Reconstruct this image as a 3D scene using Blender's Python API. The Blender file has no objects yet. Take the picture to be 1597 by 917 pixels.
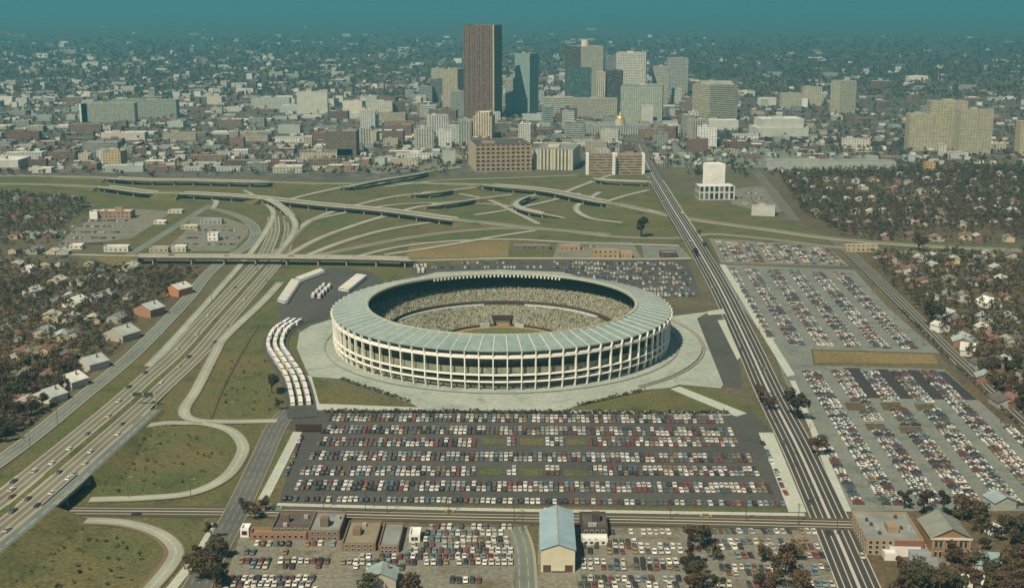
import bpy, math, random
import numpy as np
from mathutils import Vector, Matrix
from mathutils.geometry import tessellate_polygon
rnd = random.Random(7)
nrg = np.random.default_rng(7)
SC = bpy.context.scene
COL = SC.collection
# ------------------------------------------------------------------ camera, sky, sun, exposure
F, CX, CY, CAMH, HORIZON = 2000.0, 798.5, 458.5, 229.0, 4.0
PITCH = math.atan((CY - HORIZON) / F)
cam = bpy.data.cameras.new('camera')
cam.sensor_width = 36.0
cam.lens = F / 1597.0 * 36.0
cam.clip_start, cam.clip_end = 5.0, 80000.0
camo = bpy.data.objects.new('camera', cam)
COL.objects.link(camo)
camo.location = (0, 0, CAMH)
camo.rotation_euler = (math.pi / 2 - PITCH, 0, 0)
SC.camera = camo
SUN_AZ, SUN_EL = 212.0, 50.0
w = bpy.data.worlds.new('World'); SC.world = w; w.use_nodes = True
nt = w.node_tree; nt.nodes.clear()
sky = nt.nodes.new('ShaderNodeTexSky'); sky.sky_type = 'NISHITA'; sky.sun_disc = False
sky.sun_elevation = math.radians(SUN_EL); sky.sun_rotation = math.radians(SUN_AZ)
sky.air_density, sky.dust_density, sky.ozone_density = 1.0, 1.5, 1.0
bg = nt.nodes.new('ShaderNodeBackground'); bg.inputs[1].default_value = 0.052
out = nt.nodes.new('ShaderNodeOutputWorld')
nt.links.new(sky.outputs[0], bg.inputs[0]); nt.links.new(bg.outputs[0], out.inputs[0])
sl = bpy.data.lights.new('sun', 'SUN'); sl.energy = 5.0; sl.angle = math.radians(0.6); sl.color = (1.0, 0.885, 0.69)
so = bpy.data.objects.new('sun', sl); COL.objects.link(so)
az, el = math.radians(SUN_AZ), math.radians(SUN_EL)
tosun = Vector((math.sin(az) * math.cos(el), math.cos(az) * math.cos(el), math.sin(el)))
so.rotation_euler = tosun.to_track_quat('Z', 'Y').to_euler(); so.location = (-900, -300, 900)
SC.view_settings.view_transform = 'Standard'; SC.view_settings.look = 'None'
SC.view_settings.exposure = 0.2; SC.view_settings.gamma = 1.0; SC.view_settings.use_curve_mapping = False
SC.render.engine = 'CYCLES'
SC.cycles.max_bounces = 4; SC.cycles.diffuse_bounces = 2; SC.cycles.glossy_bounces = 2
SC.cycles.transmission_bounces = 2; SC.cycles.volume_bounces = 1; SC.cycles.transparent_max_bounces = 4
SC.cycles.use_denoising = True

# ------------------------------------------------------------------ helpers
cp, sp = math.cos(PITCH), math.sin(PITCH)
def P(px, py, z=0.0):
    """the real place that stands at a spot of the photograph, on the level z"""
    u, v = (px - CX) / F, (CY - py) / F
    d = Vector((u, cp + v * sp, -sp + v * cp))
    t = (z - CAMH) / d.z
    return Vector((d.x * t, d.y * t, z))
def depth(p): return p.y * cp - (p.z - CAMH) * sp
def to_px(p):
    d = depth(p); u = (p.z - CAMH) * cp + p.y * sp
    return CX + F * p.x / d, CY - F * u / d
def top_z(px_y, base):
    """height of something that stands at base and whose top is seen at photo row px_y"""
    lo, hi = 0.0, 400.0
    for _ in range(50):
        m = (lo + hi) / 2
        if to_px(Vector((base.x, base.y, m)))[1] > px_y: lo = m
        else: hi = m
    return (lo + hi) / 2

ONES = ['zeroth', 'first', 'second', 'third', 'fourth', 'fifth', 'sixth', 'seventh', 'eighth', 'ninth', 'tenth', 'eleventh', 'twelfth', 'thirteenth',
        'fourteenth', 'fifteenth', 'sixteenth', 'seventeenth', 'eighteenth', 'nineteenth']
TENS = {2: ('twenty', 'twentieth'), 3: ('thirty', 'thirtieth'), 4: ('forty', 'fortieth'), 5: ('fifty', 'fiftieth'), 6: ('sixty', 'sixtieth'), 7: ('seventy', 'seventieth'), 8: ('eighty', 'eightieth'), 9: ('ninety', 'ninetieth')}
def nth(n):
    if n < 20: return ONES[n]
    t, o = divmod(n, 10)
    return TENS[t][1] if o == 0 else TENS[t][0] + '-' + ONES[o]

def tag(o, label=None, cat=None, group=None, kind=None):
    if label: o['label'] = label
    if cat: o['category'] = cat
    if group: o['group'] = group
    if kind: o['kind'] = kind
    return o
def empty(name, loc, rz=0.0):
    o = bpy.data.objects.new(name, None); COL.objects.link(o)
    o.location = loc; o.rotation_euler = (0, 0, rz); o.empty_display_size = 1
    return o

class MB:
    """collects faces (with material index, UV in metres and a colour) and links them as one mesh object"""
    def __init__(s): s.v, s.f, s.m, s.uv, s.c = [], [], [], [], []
    def face(s, pts, m=0, uv=None, c=None):
        i = len(s.v); s.v += [tuple(p) for p in pts]; s.f.append(tuple(range(i, i + len(pts)))); s.m.append(m)
        s.uv.append(uv if uv else [(0, 0)] * len(pts)); s.c.append(c or (1, 1, 1, 1))
    def box(s, x0, x1, y0, y1, z0, z1, m=0, mt=None, M=None, c=None, ct=None, bottom=False):
        """walls carry a UV in metres that runs on round the corners"""
        q = [(x0, y0), (x1, y0), (x1, y1), (x0, y1)]; u = 0.0
        T = (lambda a: M @ Vector(a)) if M else (lambda a: a)
        for k in range(4):
            a, b = q[k], q[(k + 1) % 4]; L = math.hypot(b[0] - a[0], b[1] - a[1])
            s.face([T((a[0], a[1], z0)), T((b[0], b[1], z0)), T((b[0], b[1], z1)), T((a[0], a[1], z1))], m, [(u, z0), (u + L, z0), (u + L, z1), (u, z1)], c)
            u += L
        s.face([T((x, y, z1)) for x, y in q], m if mt is None else mt, [(x, y) for x, y in q], ct or c)
        if bottom: s.face([T((x, y, z0)) for x, y in q[::-1]], m, None, c)
    def beam(s, a, b, wd, h, m=0, c=None):
        """a bar from a to b, wd wide and h high"""
        a, b = Vector(a), Vector(b); d = b - a; L = d.length; d.normalize()
        up = Vector((0, 0, 1)) if abs(d.z) < .95 else Vector((0, 1, 0))
        r = d.cross(up).normalized(); up = r.cross(d)
        M = Matrix(((r.x, d.x, up.x, a.x), (r.y, d.y, up.y, a.y), (r.z, d.z, up.z, a.z), (0, 0, 0, 1)))
        s.box(-wd / 2, wd / 2, 0, L, -h / 2, h / 2, m, M=M, c=c, bottom=True)
    def tube(s, a, b, ra, rb, n=6, m=0):
        a, b = Vector(a), Vector(b); d = (b - a).normalized()
        r = d.orthogonal().normalized(); t = d.cross(r)
        A = [a + (r * math.cos(k * 2 * math.pi / n) + t * math.sin(k * 2 * math.pi / n)) * ra for k in range(n)]
        B = [b + (r * math.cos(k * 2 * math.pi / n) + t * math.sin(k * 2 * math.pi / n)) * rb for k in range(n)]
        for k in range(n): s.face([A[k], A[(k + 1) % n], B[(k + 1) % n], B[k]], m)
        s.face(B, m)
    def poly(s, pts, m=0, uv=False):
        for t in tessellate_polygon([[Vector(p) for p in pts]]):
            q = [pts[i] for i in t]
            n = (Vector(q[1]) - Vector(q[0])).cross(Vector(q[2]) - Vector(q[0]))
            if n.z < 0: q = q[::-1]
            s.face(q, m)
    def mesh(s, name, mats, color=False, smooth=False):
        me = bpy.data.meshes.new(name); me.from_pydata(s.v, [], s.f)
        for m in (mats if isinstance(mats, (list, tuple)) else [mats]): me.materials.append(m)
        me.polygons.foreach_set('material_index', s.m)
        uvl = me.uv_layers.new(name='UVMap'); flat = [x for f in s.uv for p in f for x in p]
        uvl.data.foreach_set('uv', flat)
        if color:
            ca = me.color_attributes.new('col', 'FLOAT_COLOR', 'CORNER')
            ca.data.foreach_set('color', [x for f, c in zip(s.f, s.c) for _ in f for x in c])
        if smooth: me.polygons.foreach_set('use_smooth', [True] * len(s.f))
        me.update(); return me
    def build(s, name, mats, parent=None, color=False, smooth=False):
        o = bpy.data.objects.new(name, s.mesh(name, mats, color, smooth)); COL.objects.link(o)
        if parent: o.parent = parent
        return o

def quads_object(name, V, mat, cols=None):
    """V: (n,4,3) array of quads as ONE mesh"""
    n = len(V); me = bpy.data.meshes.new(name)
    me.vertices.add(n * 4); me.vertices.foreach_set('co', V.reshape(-1).astype(np.float32))
    me.loops.add(n * 4); me.loops.foreach_set('vertex_index', np.arange(n * 4, dtype=np.int32))
    me.polygons.add(n); me.polygons.foreach_set('loop_start', np.arange(0, n * 4, 4, dtype=np.int32))
    me.polygons.foreach_set('loop_total', np.full(n, 4, dtype=np.int32))
    me.materials.append(mat)
    if cols is not None:
        ca = me.color_attributes.new('col', 'FLOAT_COLOR', 'CORNER')
        c4 = np.concatenate([cols, np.ones((n, 1))], 1)
        ca.data.foreach_set('color', np.repeat(c4, 4, axis=0).reshape(-1).astype(np.float32))
    me.update(calc_edges=True); me.validate()
    o = bpy.data.objects.new(name, me); COL.objects.link(o); return o

# ------------------------------------------------------------------ materials
class NT:
    def __init__(s, name):
        s.m = bpy.data.materials.new(name); s.m.use_nodes = True; s.t = s.m.node_tree
        s.b = s.t.nodes['Principled BSDF']; s.b.inputs['Specular IOR Level'].default_value = 0.25
    def n(s, typ, **kw):
        o = s.t.nodes.new(typ)
        for k, v in kw.items(): setattr(o, k, v)
        return o
    def l(s, a, b): s.t.links.new(a, b)
    def math(s, op, a, b=None, c=None):
        o = s.n('ShaderNodeMath', operation=op)
        for i, x in enumerate((a, b, c)):
            if x is None: continue
            if isinstance(x, (int, float)): o.inputs[i].default_value = x
            else: s.l(x, o.inputs[i])
        return o.outputs[0]
    def mix(s, f, a, b, blend='MIX'):
        o = s.n('ShaderNodeMix', data_type='RGBA', blend_type=blend)
        for i, x in ((0, f), (6, a), (7, b)):
            if isinstance(x, (int, float)): o.inputs[i].default_value = x
            elif isinstance(x, tuple): o.inputs[i].default_value = (*x[:3], 1)
            else: s.l(x, o.inputs[i])
        return o.outputs[2]
    def noise(s, scale, detail=4, rough=.6, coord=None, lo=.35, hi=.65):
        o = s.n('ShaderNodeTexNoise'); o.inputs['Scale'].default_value = scale; o.inputs['Detail'].default_value = detail; o.inputs['Roughness'].default_value = rough
        if coord is not None: s.l(coord, o.inputs['Vector'])
        r = s.n('ShaderNodeMapRange'); r.inputs[1].default_value = lo; r.inputs[2].default_value = hi; s.l(o.outputs[0], r.inputs[0])
        return r.outputs[0]
    def pos(s): return s.n('ShaderNodeNewGeometry').outputs['Position']
    def objco(s): return s.n('ShaderNodeTexCoord').outputs['Object']
    def done(s, col, rough=.85, spec=None):
        if isinstance(col, tuple): s.b.inputs['Base Color'].default_value = (*col[:3], 1)
        else: s.l(col, s.b.inputs['Base Color'])
        if isinstance(rough, (int, float)): s.b.inputs['Roughness'].default_value = rough
        else: s.l(rough, s.b.inputs['Roughness'])
        if spec is not None: s.b.inputs['Specular IOR Level'].default_value = spec
        return s.m

def m_patchy(name, c1, c2, big=.02, fine=.35, c3=None, rough=.92, spec=.2, fineamt=.5, world=True):
    n = NT(name); co = n.pos() if world else n.objco()
    a = n.mix(n.noise(big, 5, .65, co), c1, c2)
    if c3: a = n.mix(n.noise(big * 3.3, 4, .6, co, .52, .7), a, c3)
    f = n.noise(fine, 3, .7, co, .2, .8)
    g = n.mix(f, (1 - fineamt,) * 3, (1 + fineamt,) * 3)
    return n.done(n.mix(1.0, a, g, 'MULTIPLY'), rough, spec)
def m_plain(name, c, rough=.8, var=.25, scale=.6, spec=.25, objcol=False, attr=False, metallic=0.):
    n = NT(name)
    if objcol: base = n.n('ShaderNodeObjectInfo').outputs['Color']
    elif attr:
        at = n.n('ShaderNodeAttribute'); at.attribute_name = 'col'; base = at.outputs['Color']
    else: base = c
    g = n.mix(n.noise(scale, 3, .6, n.objco(), .25, .75), (1 - var,) * 3, (1 + var,) * 3)
    n.b.inputs['Metallic'].default_value = metallic
    return n.done(n.mix(1.0, base, g, 'MULTIPLY'), rough, spec)
def m_road(name, base, width, lanes, line=(.6, .6, .55), lw=.32, dash=True, median=None, edge=None, wear=.35, joint=None):
    """UV in metres: u across from the left edge, v along; lane lines, wheel tracks, patches"""
    n = NT(name); uv = n.n('ShaderNodeUVMap'); uv.uv_map = 'UVMap'
    s = n.n('ShaderNodeSeparateXYZ'); n.l(uv.outputs[0], s.inputs[0]); u, v = s.outputs[0], s.outputs[1]
    co = n.pos()
    lane = width / lanes
    col = n.mix(n.noise(.03, 5, .6, co), tuple(x * .82 for x in base), tuple(x * 1.18 for x in base))
    col = n.mix(n.math('MULTIPLY', n.noise(.5, 3, .7, co, .3, .7), .35), col, tuple(x * .7 for x in base))
    # wheel tracks darken the middle of each lane
    fr = n.math('FRACT', n.math('DIVIDE', u, lane))
    tr = n.math('SUBTRACT', 1.0, n.math('MULTIPLY', n.math('ABSOLUTE', n.math('SUBTRACT', fr, .5)), 2.0))
    col = n.mix(n.math('MULTIPLY', tr, wear), col, tuple(x * .45 for x in base))
    if joint:
        j = n.math('LESS_THAN', n.math('ABSOLUTE', n.math('SUBTRACT', fr, .5)), .5 - .22 / lane)
        col = n.mix(n.math('SUBTRACT', 1.0, j), col, joint)
    # lane lines
    d = n.math('MULTIPLY', n.math('SUBTRACT', .5, n.math('ABSOLUTE', n.math('SUBTRACT', fr, .5))), lane)
    ln = n.math('LESS_THAN', d, lw / 2)
    inside = n.math('MULTIPLY', n.math('GREATER_THAN', u, lane * .5), n.math('LESS_THAN', u, width - lane * .5))
    ln = n.math('MULTIPLY', ln, inside)
    if dash: ln = n.math('MULTIPLY', ln, n.math('LESS_THAN', n.math('FRACT', n.math('DIVIDE', v, 11.0)), .62))
    col = n.mix(ln, col, line)
    if median:
        md = n.math('LESS_THAN', n.math('ABSOLUTE', n.math('SUBTRACT', u, width / 2)), median[0] / 2)
        col = n.mix(md, col, median[1])
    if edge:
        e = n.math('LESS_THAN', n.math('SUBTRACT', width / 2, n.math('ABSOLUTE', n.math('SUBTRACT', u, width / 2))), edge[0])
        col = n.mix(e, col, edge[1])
    return n.done(col, .85, .2)
def m_facade(name, pu, pv, fu, fv, win=(.03, .035, .04), bands=False, wall=None, piers=0, vary=1.0):
    """window openings set out in metres on the wall's own UV; wall tone from the object"""
    n = NT(name); uv = n.n('ShaderNodeUVMap'); uv.uv_map = 'UVMap'
    s = n.n('ShaderNodeSeparateXYZ'); n.l(uv.outputs[0], s.inputs[0]); u, v = s.outputs[0], s.outputs[1]
    base = n.n('ShaderNodeObjectInfo').outputs['Color'] if wall is None else wall
    st = n.noise(.12, 4, .6, n.objco(), .3, .7)
    base = n.mix(1.0, base, n.mix(st, (.78,) * 3, (1.14,) * 3), 'MULTIPLY')
    cu, cv = n.math('DIVIDE', u, pu), n.math('DIVIDE', v, pv)
    wv = n.math('LESS_THAN', n.math('ABSOLUTE', n.math('SUBTRACT', n.math('FRACT', cv), .5)), fv / 2)
    if not bands:
        wu = n.math('LESS_THAN', n.math('ABSOLUTE', n.math('SUBTRACT', n.math('FRACT', cu), .5)), fu / 2)
        wn = n.math('MULTIPLY', wu, wv)
    else: wn = wv
    # single panes differ: blinds drawn, sky in the glass
    cc = n.n('ShaderNodeCombineXYZ'); n.l(n.math('FLOOR', cu), cc.inputs[0]); n.l(n.math('FLOOR', cv), cc.inputs[1])
    wnz = n.n('ShaderNodeTexWhiteNoise', noise_dimensions='2D'); n.l(cc.outputs[0], wnz.inputs['Vector'])
    wc = n.mix(n.math('GREATER_THAN', wnz.outputs[0], .72), win, tuple(x * (1 + 2.2 * vary) + .02 * vary for x in win))
    col = n.mix(wn, base, wc)
    rough = n.math('SUBTRACT', .9, n.math('MULTIPLY', wn, .6))
    bp = n.n('ShaderNodeBump'); bp.inputs['Strength'].default_value = .5; bp.inputs['Distance'].default_value = .3
    n.l(n.math('SUBTRACT', 1.0, wn), bp.inputs['Height']); n.l(bp.outputs[0], n.b.inputs['Normal'])
    return n.done(col, rough, .3)

M = {}
M['grass'] = m_patchy('olive_grass', (.080, .096, .032), (.128, .104, .042), .014, .5, (.058, .068, .026), fineamt=.65)
M['scrub'] = m_patchy('dry_scrub', (.115, .085, .046), (.085, .065, .038), .018, .4, (.075, .080, .034), fineamt=.65)
M['ground'] = m_patchy('bare_ground', (.115, .105, .055), (.085, .075, .045), .006, .3, (.14, .115, .065))
M['field'] = m_patchy('dry_field', (.20, .15, .065), (.15, .12, .05), .02, .4)
M['city_ground'] = m_patchy('city_ground', (.075, .075, .058), (.14, .125, .095), .016, .15, (.05, .05, .04))
M['lot_dark'] = m_patchy('dark_asphalt', (.062, .064, .056), (.084, .083, .070), .02, .4, fineamt=.3)
M['lot_light'] = m_patchy('worn_asphalt', (.150, .168, .140), (.185, .195, .160), .02, .4, (.115, .13, .108), fineamt=.3)
M['lot_black'] = m_patchy('fresh_asphalt', (.040, .038, .036), (.050, .046, .042), .03, .5, fineamt=.3)
M['gravel'] = m_patchy('gravel_lot', (.16, .165, .13), (.20, .18, .13), .02, .5, (.12, .10, .06))
M['concrete'] = m_patchy('pale_concrete', (.27, .31, .255), (.34, .365, .30), .022, .3, (.22, .255, .21), fineamt=.25)
M['walk'] = m_patchy('walk_concrete', (.42, .44, .36), (.36, .38, .31), .03, .5, fineamt=.2)
M['kerb'] = m_plain('kerb_stone', (.5, .47, .38), .8)
M['girder'] = m_plain('bridge_concrete', (.38, .37, .29), .85)
M['girder_dark'] = m_plain('bridge_girder', (.085, .06, .05), .85)  # on bridges, shade beneath the decks is painted in as this dark tone
M['pier'] = m_plain('pier_concrete', (.33, .29, .22), .85)
M['avenue'] = m_road('avenue_asphalt', (.072, .068, .058), 17.5, 6, (.42, .41, .34), .45, dash=False, median=(1.4, (.42, .40, .33)), edge=(.5, (.4, .38, .31)), wear=.5)
M['street'] = m_road('street_asphalt', (.10, .095, .075), 12.0, 4, (.42, .40, .32), .4, dash=False, edge=(.5, (.36, .34, .28)), wear=.5)
M['georgia'] = m_road('cross_street_asphalt', (.105, .09, .066), 13.5, 4, (.45, .42, .30), .5, dash=False, median=(.8, (.5, .46, .3)), wear=.55)
M['motorway'] = m_road('freeway_concrete', (.20, .185, .13), 12.0, 3, (.40, .39, .32), .45, dash=False, edge=(1.0, (.30, .30, .22)), wear=.42, joint=(.10, .065, .045))
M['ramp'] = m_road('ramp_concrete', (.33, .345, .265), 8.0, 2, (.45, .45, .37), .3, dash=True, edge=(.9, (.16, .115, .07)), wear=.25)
M['ramp_dark'] = m_road('ramp_asphalt', (.16, .18, .155), 8.0, 2, (.4, .4, .34), .3, dash=True, edge=(.6, (.30, .30, .24)), wear=.25)
M['plain_street'] = m_road('plain_asphalt', (.125, .128, .108), 12.0, 4, (.2, .2, .17), .3, dash=True, edge=(.5, (.24, .20, .12)), wear=.25)
M['service'] = m_road('service_road_asphalt', (.17, .19, .155), 11.0, 3, (.3, .3, .24), .3, dash=True, edge=(1.2, (.26, .25, .17)), wear=.3)

LAYER = [0.02]
def layer():
    LAYER[0] += 0.004; return LAYER[0]
def sheet(name, px, mat, z=None):
    z = layer() if z is None else z
    b = MB(); b.poly([P(x, y, 0) + Vector((0, 0, z)) for x, y in px]); o = b.build(name, mat)
    return tag(o, kind='structure')

def smooth(pts, sub=7):
    """Catmull-Rom through (Vector, extra...) points"""
    P_ = [np.array(p, float) for p in pts]; P_ = [2 * P_[0] - P_[1]] + P_ + [2 * P_[-1] - P_[-2]]
    o = []
    for i in range(1, len(P_) - 2):
        a, b, c, d = P_[i - 1:i + 3]
        for k in range(sub):
            t = k / sub
            o.append(.5 * ((2 * b) + (c - a) * t + (2 * a - 5 * b + 4 * c - d) * t * t + (3 * b - a - 3 * c + d) * t ** 3))
    o.append(P_[-2]); return o

BRIDGES = []
def road(name, px, width, mat, z0=None, bridge=None, sub=7, offset=0.0, parapet=.9, embank=True, slope=1.8):
    """px: (x, y[, z[, b]]) photo spots of the centre line, b = 1 where it is carried on a bridge"""
    z0 = layer() if z0 is None else z0
    pts = []
    for p in px:
        z = p[2] if len(p) > 2 else 0.0; f = p[3] if len(p) > 3 else 0.0
        q = P(p[0], p[1], z); pts.append((q.x, q.y, z, f))
    s = smooth(pts, sub)
    C = [Vector(p[:3]) for p in s]; B = [p[3] > .5 for p in s]
    n = len(C); L, R, V = [], [], [0.0]
    N = []
    for i in range(n):
        d = C[min(i + 1, n - 1)] - C[max(i - 1, 0)]; d.z = 0; d.normalize(); r = Vector((d.y, -d.x, 0)); N.append(r)
        c = C[i] + r * offset
        L.append(c - r * width / 2); R.append(c + r * width / 2)
        if i: V.append(V[-1] + (C[i] - C[i - 1]).length)
    up = Vector((0, 0, z0))
    b = MB()
    for i in range(n - 1):
        b.face([L[i] + up, R[i] + up, R[i + 1] + up, L[i + 1] + up], 0, [(0, V[i]), (width, V[i]), (width, V[i + 1]), (0, V[i + 1])])
    o = tag(b.build(name, mat), kind='structure')
    # earth slopes where the road is raised and not on a bridge
    e = MB(); got = False
    for i in range(n - 1):
        if B[i] and B[i + 1]: continue
        za, zb = C[i].z, C[i + 1].z
        if max(za, zb) < .4: continue
        got = True
        dn = Vector((0, 0, -.06 + z0))
        for E, sgn in ((L, -1), (R, 1)):
            a, c = E[i] + N[i] * sgn * 1.0, E[i + 1] + N[i + 1] * sgn * 1.0
            fa, fc = a + N[i] * sgn * za * slope, c + N[i + 1] * sgn * zb * slope; fa.z = fc.z = -.3
            q = [a + dn, c + dn, fc, fa]; q0 = [E[i] + dn, E[i + 1] + dn, c + dn, a + dn]
            if sgn > 0: q, q0 = q[::-1], q0[::-1]
            e.face(q[::-1]); e.face(q0[::-1])
            if B[i] or B[i + 1]:
                k_ = i if B[i] else i + 1
                tp = (E[k_] + N[k_] * sgn * 1.0) + dn; ft = fa if B[i] else fc; ce = C[k_] + dn; bt = Vector((C[k_].x, C[k_].y, -.3))
                e.face([tp, ft, bt, ce])
    if got and embank: tag(e.build('embankment', M['grass']), kind='structure')
    # bridges: deck slab with girders, parapets, piers, abutments
    i = 0
    while i < n - 1:
        if not (B[i] and B[i + 1]): i += 1; continue
        j = i
        while j < n - 1 and B[j + 1]: j += 1
        BRIDGES.append((name, bridge, i, j, C[i:j + 1], L[i:j + 1], R[i:j + 1], N[i:j + 1], z0, width, parapet))
        i = j + 1
    return C, L, R, N

def build_bridges():
    cnt = {}
    for (name, label, i, j, C, L, R, N, z0, width, par) in BRIDGES:
        lab = label
        if isinstance(label, (list, tuple)):
            k = cnt.get(name, 0); cnt[name] = k + 1; lab = label[min(k, len(label) - 1)]
        t = empty('overpass_bridge', C[0] * 1.0); t.location.z = 0
        tag(t, lab, 'bridge', 'bridges of the freeway junction'); off = Vector(t.location)
        n = len(C); g1, g2 = MB(), MB(); dk = MB()
        for k in range(n - 1):
            top = Vector((0, 0, z0 - .03)); und = Vector((0, 0, -1.7)); pa = Vector((0, 0, par + z0))
            for E, sg, g in ((L, -1, g1), (R, 1, g2)):
                a, b = E[k] - off, E[k + 1] - off; a2, b2 = a + N[k] * sg * .45, b + N[k + 1] * sg * .45
                for q in ([a2, b2, b2 + pa, a2 + pa], [a + pa, b + pa, b, a], [a2 + pa, b2 + pa, b + pa, a + pa], [a2, b2, b, a]):
                    g.face(q if sg < 0 else q[::-1])
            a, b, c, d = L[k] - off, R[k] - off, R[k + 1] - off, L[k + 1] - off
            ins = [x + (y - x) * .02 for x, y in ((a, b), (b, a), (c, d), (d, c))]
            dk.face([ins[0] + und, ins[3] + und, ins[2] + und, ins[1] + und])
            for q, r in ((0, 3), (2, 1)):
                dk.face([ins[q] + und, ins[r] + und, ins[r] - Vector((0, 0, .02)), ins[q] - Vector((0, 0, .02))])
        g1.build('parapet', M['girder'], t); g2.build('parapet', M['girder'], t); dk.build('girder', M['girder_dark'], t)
        # piers about every 24 m
        acc, nxt = 0.0, 14.0
        for k in range(1, n - 1):
            acc += (C[k] - C[k - 1]).length
            if acc < nxt: continue
            nxt = acc + 24.0
            p = MB(); d = N[k]
            for s in ((-.36, 0, .36) if width > 10 else (-.3, .3)):
                c = (L[k] + R[k]) / 2 - off + d * width * s; zt = C[k].z - 2.6
                p.tube((c.x, c.y, -.2), (c.x, c.y, zt), .75, .75, 8)
            a = (L[k] - off) + d * .8; b = (R[k] - off) - d * .8
            a.z = b.z = C[k].z - 2.05
            p.beam(a, b, 1.3, 1.1); p.build('pier', M['pier'], t)
        for k in (0, n - 1):
            p = MB(); a, b = L[k] - off, R[k] - off; a.z = b.z = 0
            h = C[k].z - .5; dd = Vector((-N[k].y, N[k].x, 0)) * (1 if k == 0 else -1)
            a -= dd * .0; p.beam(a + Vector((0, 0, h / 2 - .2)), b + Vector((0, 0, h / 2 - .2)), .9, h); p.build('abutment', M['girder'], t)

# ------------------------------------------------------------------ haze (air) and ground
def haze():
    b = MB(); b.box(-26000, 26000, -900, 30000, -1.0, 262.0, bottom=True)
    m = bpy.data.materials.new('haze'); m.use_nodes = True; t = m.node_tree; t.nodes.clear()
    v = t.nodes.new('ShaderNodeVolumePrincipled'); o = t.nodes.new('ShaderNodeOutputMaterial')
    v.inputs['Color'].default_value = HAZE_COL; v.inputs['Density'].default_value = HAZE_DEN; v.inputs['Anisotropy'].default_value = 0.1
    t.links.new(v.outputs[0], o.inputs['Volume'])
    tag(b.build('haze', m), kind='stuff')
HAZE_COL, HAZE_DEN = (.115, .44, .54, 1), 1.4e-4
haze()
g = MB(); S = 60000
g.face([(-S, -3000, 0), (S, -3000, 0), (S, S, 0), (-S, S, 0)]); tag(g.build('ground', M['ground']), kind='structure')
sheet('city_ground', [(-700, 272), (0, 271), (560, 281), (1004, 262), (1040, 262), (1180, 255), (2300, 235), (2300, 120), (-700, 120)], M['city_ground'])
sheet('far_ground', [(-900, 122), (2500, 122), (2500, 20), (-900, 20)], m_patchy('far_ground', (.055, .056, .040), (.085, .075, .052), .004, .05))
sheet('lawn', [(-150, 272), (560, 282), (1010, 268), (1060, 300), (1300, 370), (1597, 384), (1700, 395), (1110, 400), (1080, 405), (640, 405), (180, 396), (190, 330), (-150, 320)], M['grass'])
sheet('lawn', [(-60, 960), (-60, 790), (420, 385), (640, 402), (660, 420), (560, 460), (470, 520), (500, 640), (470, 660), (380, 800), (300, 960)], M['grass'])
sheet('lawn', [(470, 660), (1180, 660), (1262, 800), (380, 792)], M['grass'])
sheet('lawn', [(480, 585), (660, 640), (480, 650)], M['grass'])
sheet('lawn', [(880, 648), (900, 620), (1060, 590), (1190, 640), (1180, 660)], M['grass'])
sheet('field', [(318, 548), (345, 520), (430, 505), (455, 560), (445, 640), (300, 650)], M['grass'])
sheet('field', [(640, 378), (795, 374), (792, 401), (632, 403)], M['field'])
sheet('scrub', [(1030, 300), (1085, 312), (1200, 330), (1300, 372), (1090, 345)], M['grass'])
sheet('scrub', [(0, 425), (170, 405), (345, 415), (60, 650), (0, 690), (-90, 730), (-90, 430)], M['scrub'])
sheet('scrub', [(1400, 395), (1650, 395), (1900, 760), (1640, 760), (1597, 700), (1470, 560), (1330, 395)], M['scrub'])
sheet('scrub', [(1215, 268), (1640, 262), (1640, 372), (1300, 372), (1215, 330)], M['scrub'])
sheet('scrub', [(1060, 838), (1320, 830), (1345, 960), (1060, 960)], M['scrub'])
sheet('scrub', [(1320, 800), (1720, 798), (1750, 960), (1360, 960)], M['scrub'])

sheet('field', [(-60, 548), (60, 535), (130, 545), (110, 575), (40, 622), (-60, 640)], M['field'])
sheet('field', [(95, 415), (165, 412), (120, 445), (60, 452)], M['grass'])
sheet('rail_yard', [(1055, 205), (1330, 216), (1640, 236), (1640, 246), (1330, 226), (1055, 214)], M['lot_black'])
sheet('rail_yard', [(1060, 240), (1200, 243), (1420, 250), (1420, 256), (1200, 250), (1060, 246)], M['lot_black'])
sheet('scrub', [(-60, 295), (-340, 295), (-470, 760), (-100, 760), (-60, 700)], M['scrub'])
sheet('scrub', [(1620, 258), (1960, 258), (2120, 830), (1700, 950), (1640, 800)], M['scrub'])
# paved areas
sheet('parking_lot', [(512, 642), (1140, 644), (1190, 672), (1236, 793), (434, 785), (470, 672)], M['lot_dark'])
sheet('parking_lot', [(452, 640), (512, 641), (470, 672), (438, 668), (436, 655)], M['lot_dark'])
sheet('parking_lot', [(1135, 640), (1172, 640), (1205, 672), (1185, 674), (1140, 650)], M['lot_dark'])
sheet('parking_lot', [(1122, 413), (1332, 421), (1385, 480), (1466, 551), (1270, 545), (1205, 545), (1150, 470)], M['lot_light'])
sheet('parking_lot', [(1205, 545), (1265, 545), (1268, 570), (1473, 576), (1490, 592), (1610, 700), (1650, 735), (1650, 797), (1325, 797), (1290, 722), (1222, 590)], M['lot_light'])
sheet('parking_lot', [(1106, 372), (1290, 384), (1325, 416), (1124, 410)], M['gravel'])
sheet('parking_lot', [(646, 408), (1072, 406), (1094, 462), (1030, 466), (960, 450), (880, 424), (640, 428)], M['lot_dark'])
sheet('parking_lot', [(1088, 497), (1119, 493), (1153, 566), (1157, 606), (1128, 604)], M['lot_dark'])
sheet('parking_lot', [(432, 478), (470, 430), (520, 417), (576, 424), (600, 440), (540, 470), (505, 500), (470, 514), (440, 505)], M['lot_dark'])
sheet('parking_lot', [(205, 326), (270, 330), (240, 350), (205, 372), (90, 386), (110, 362), (140, 342)], M['gravel'])
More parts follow.
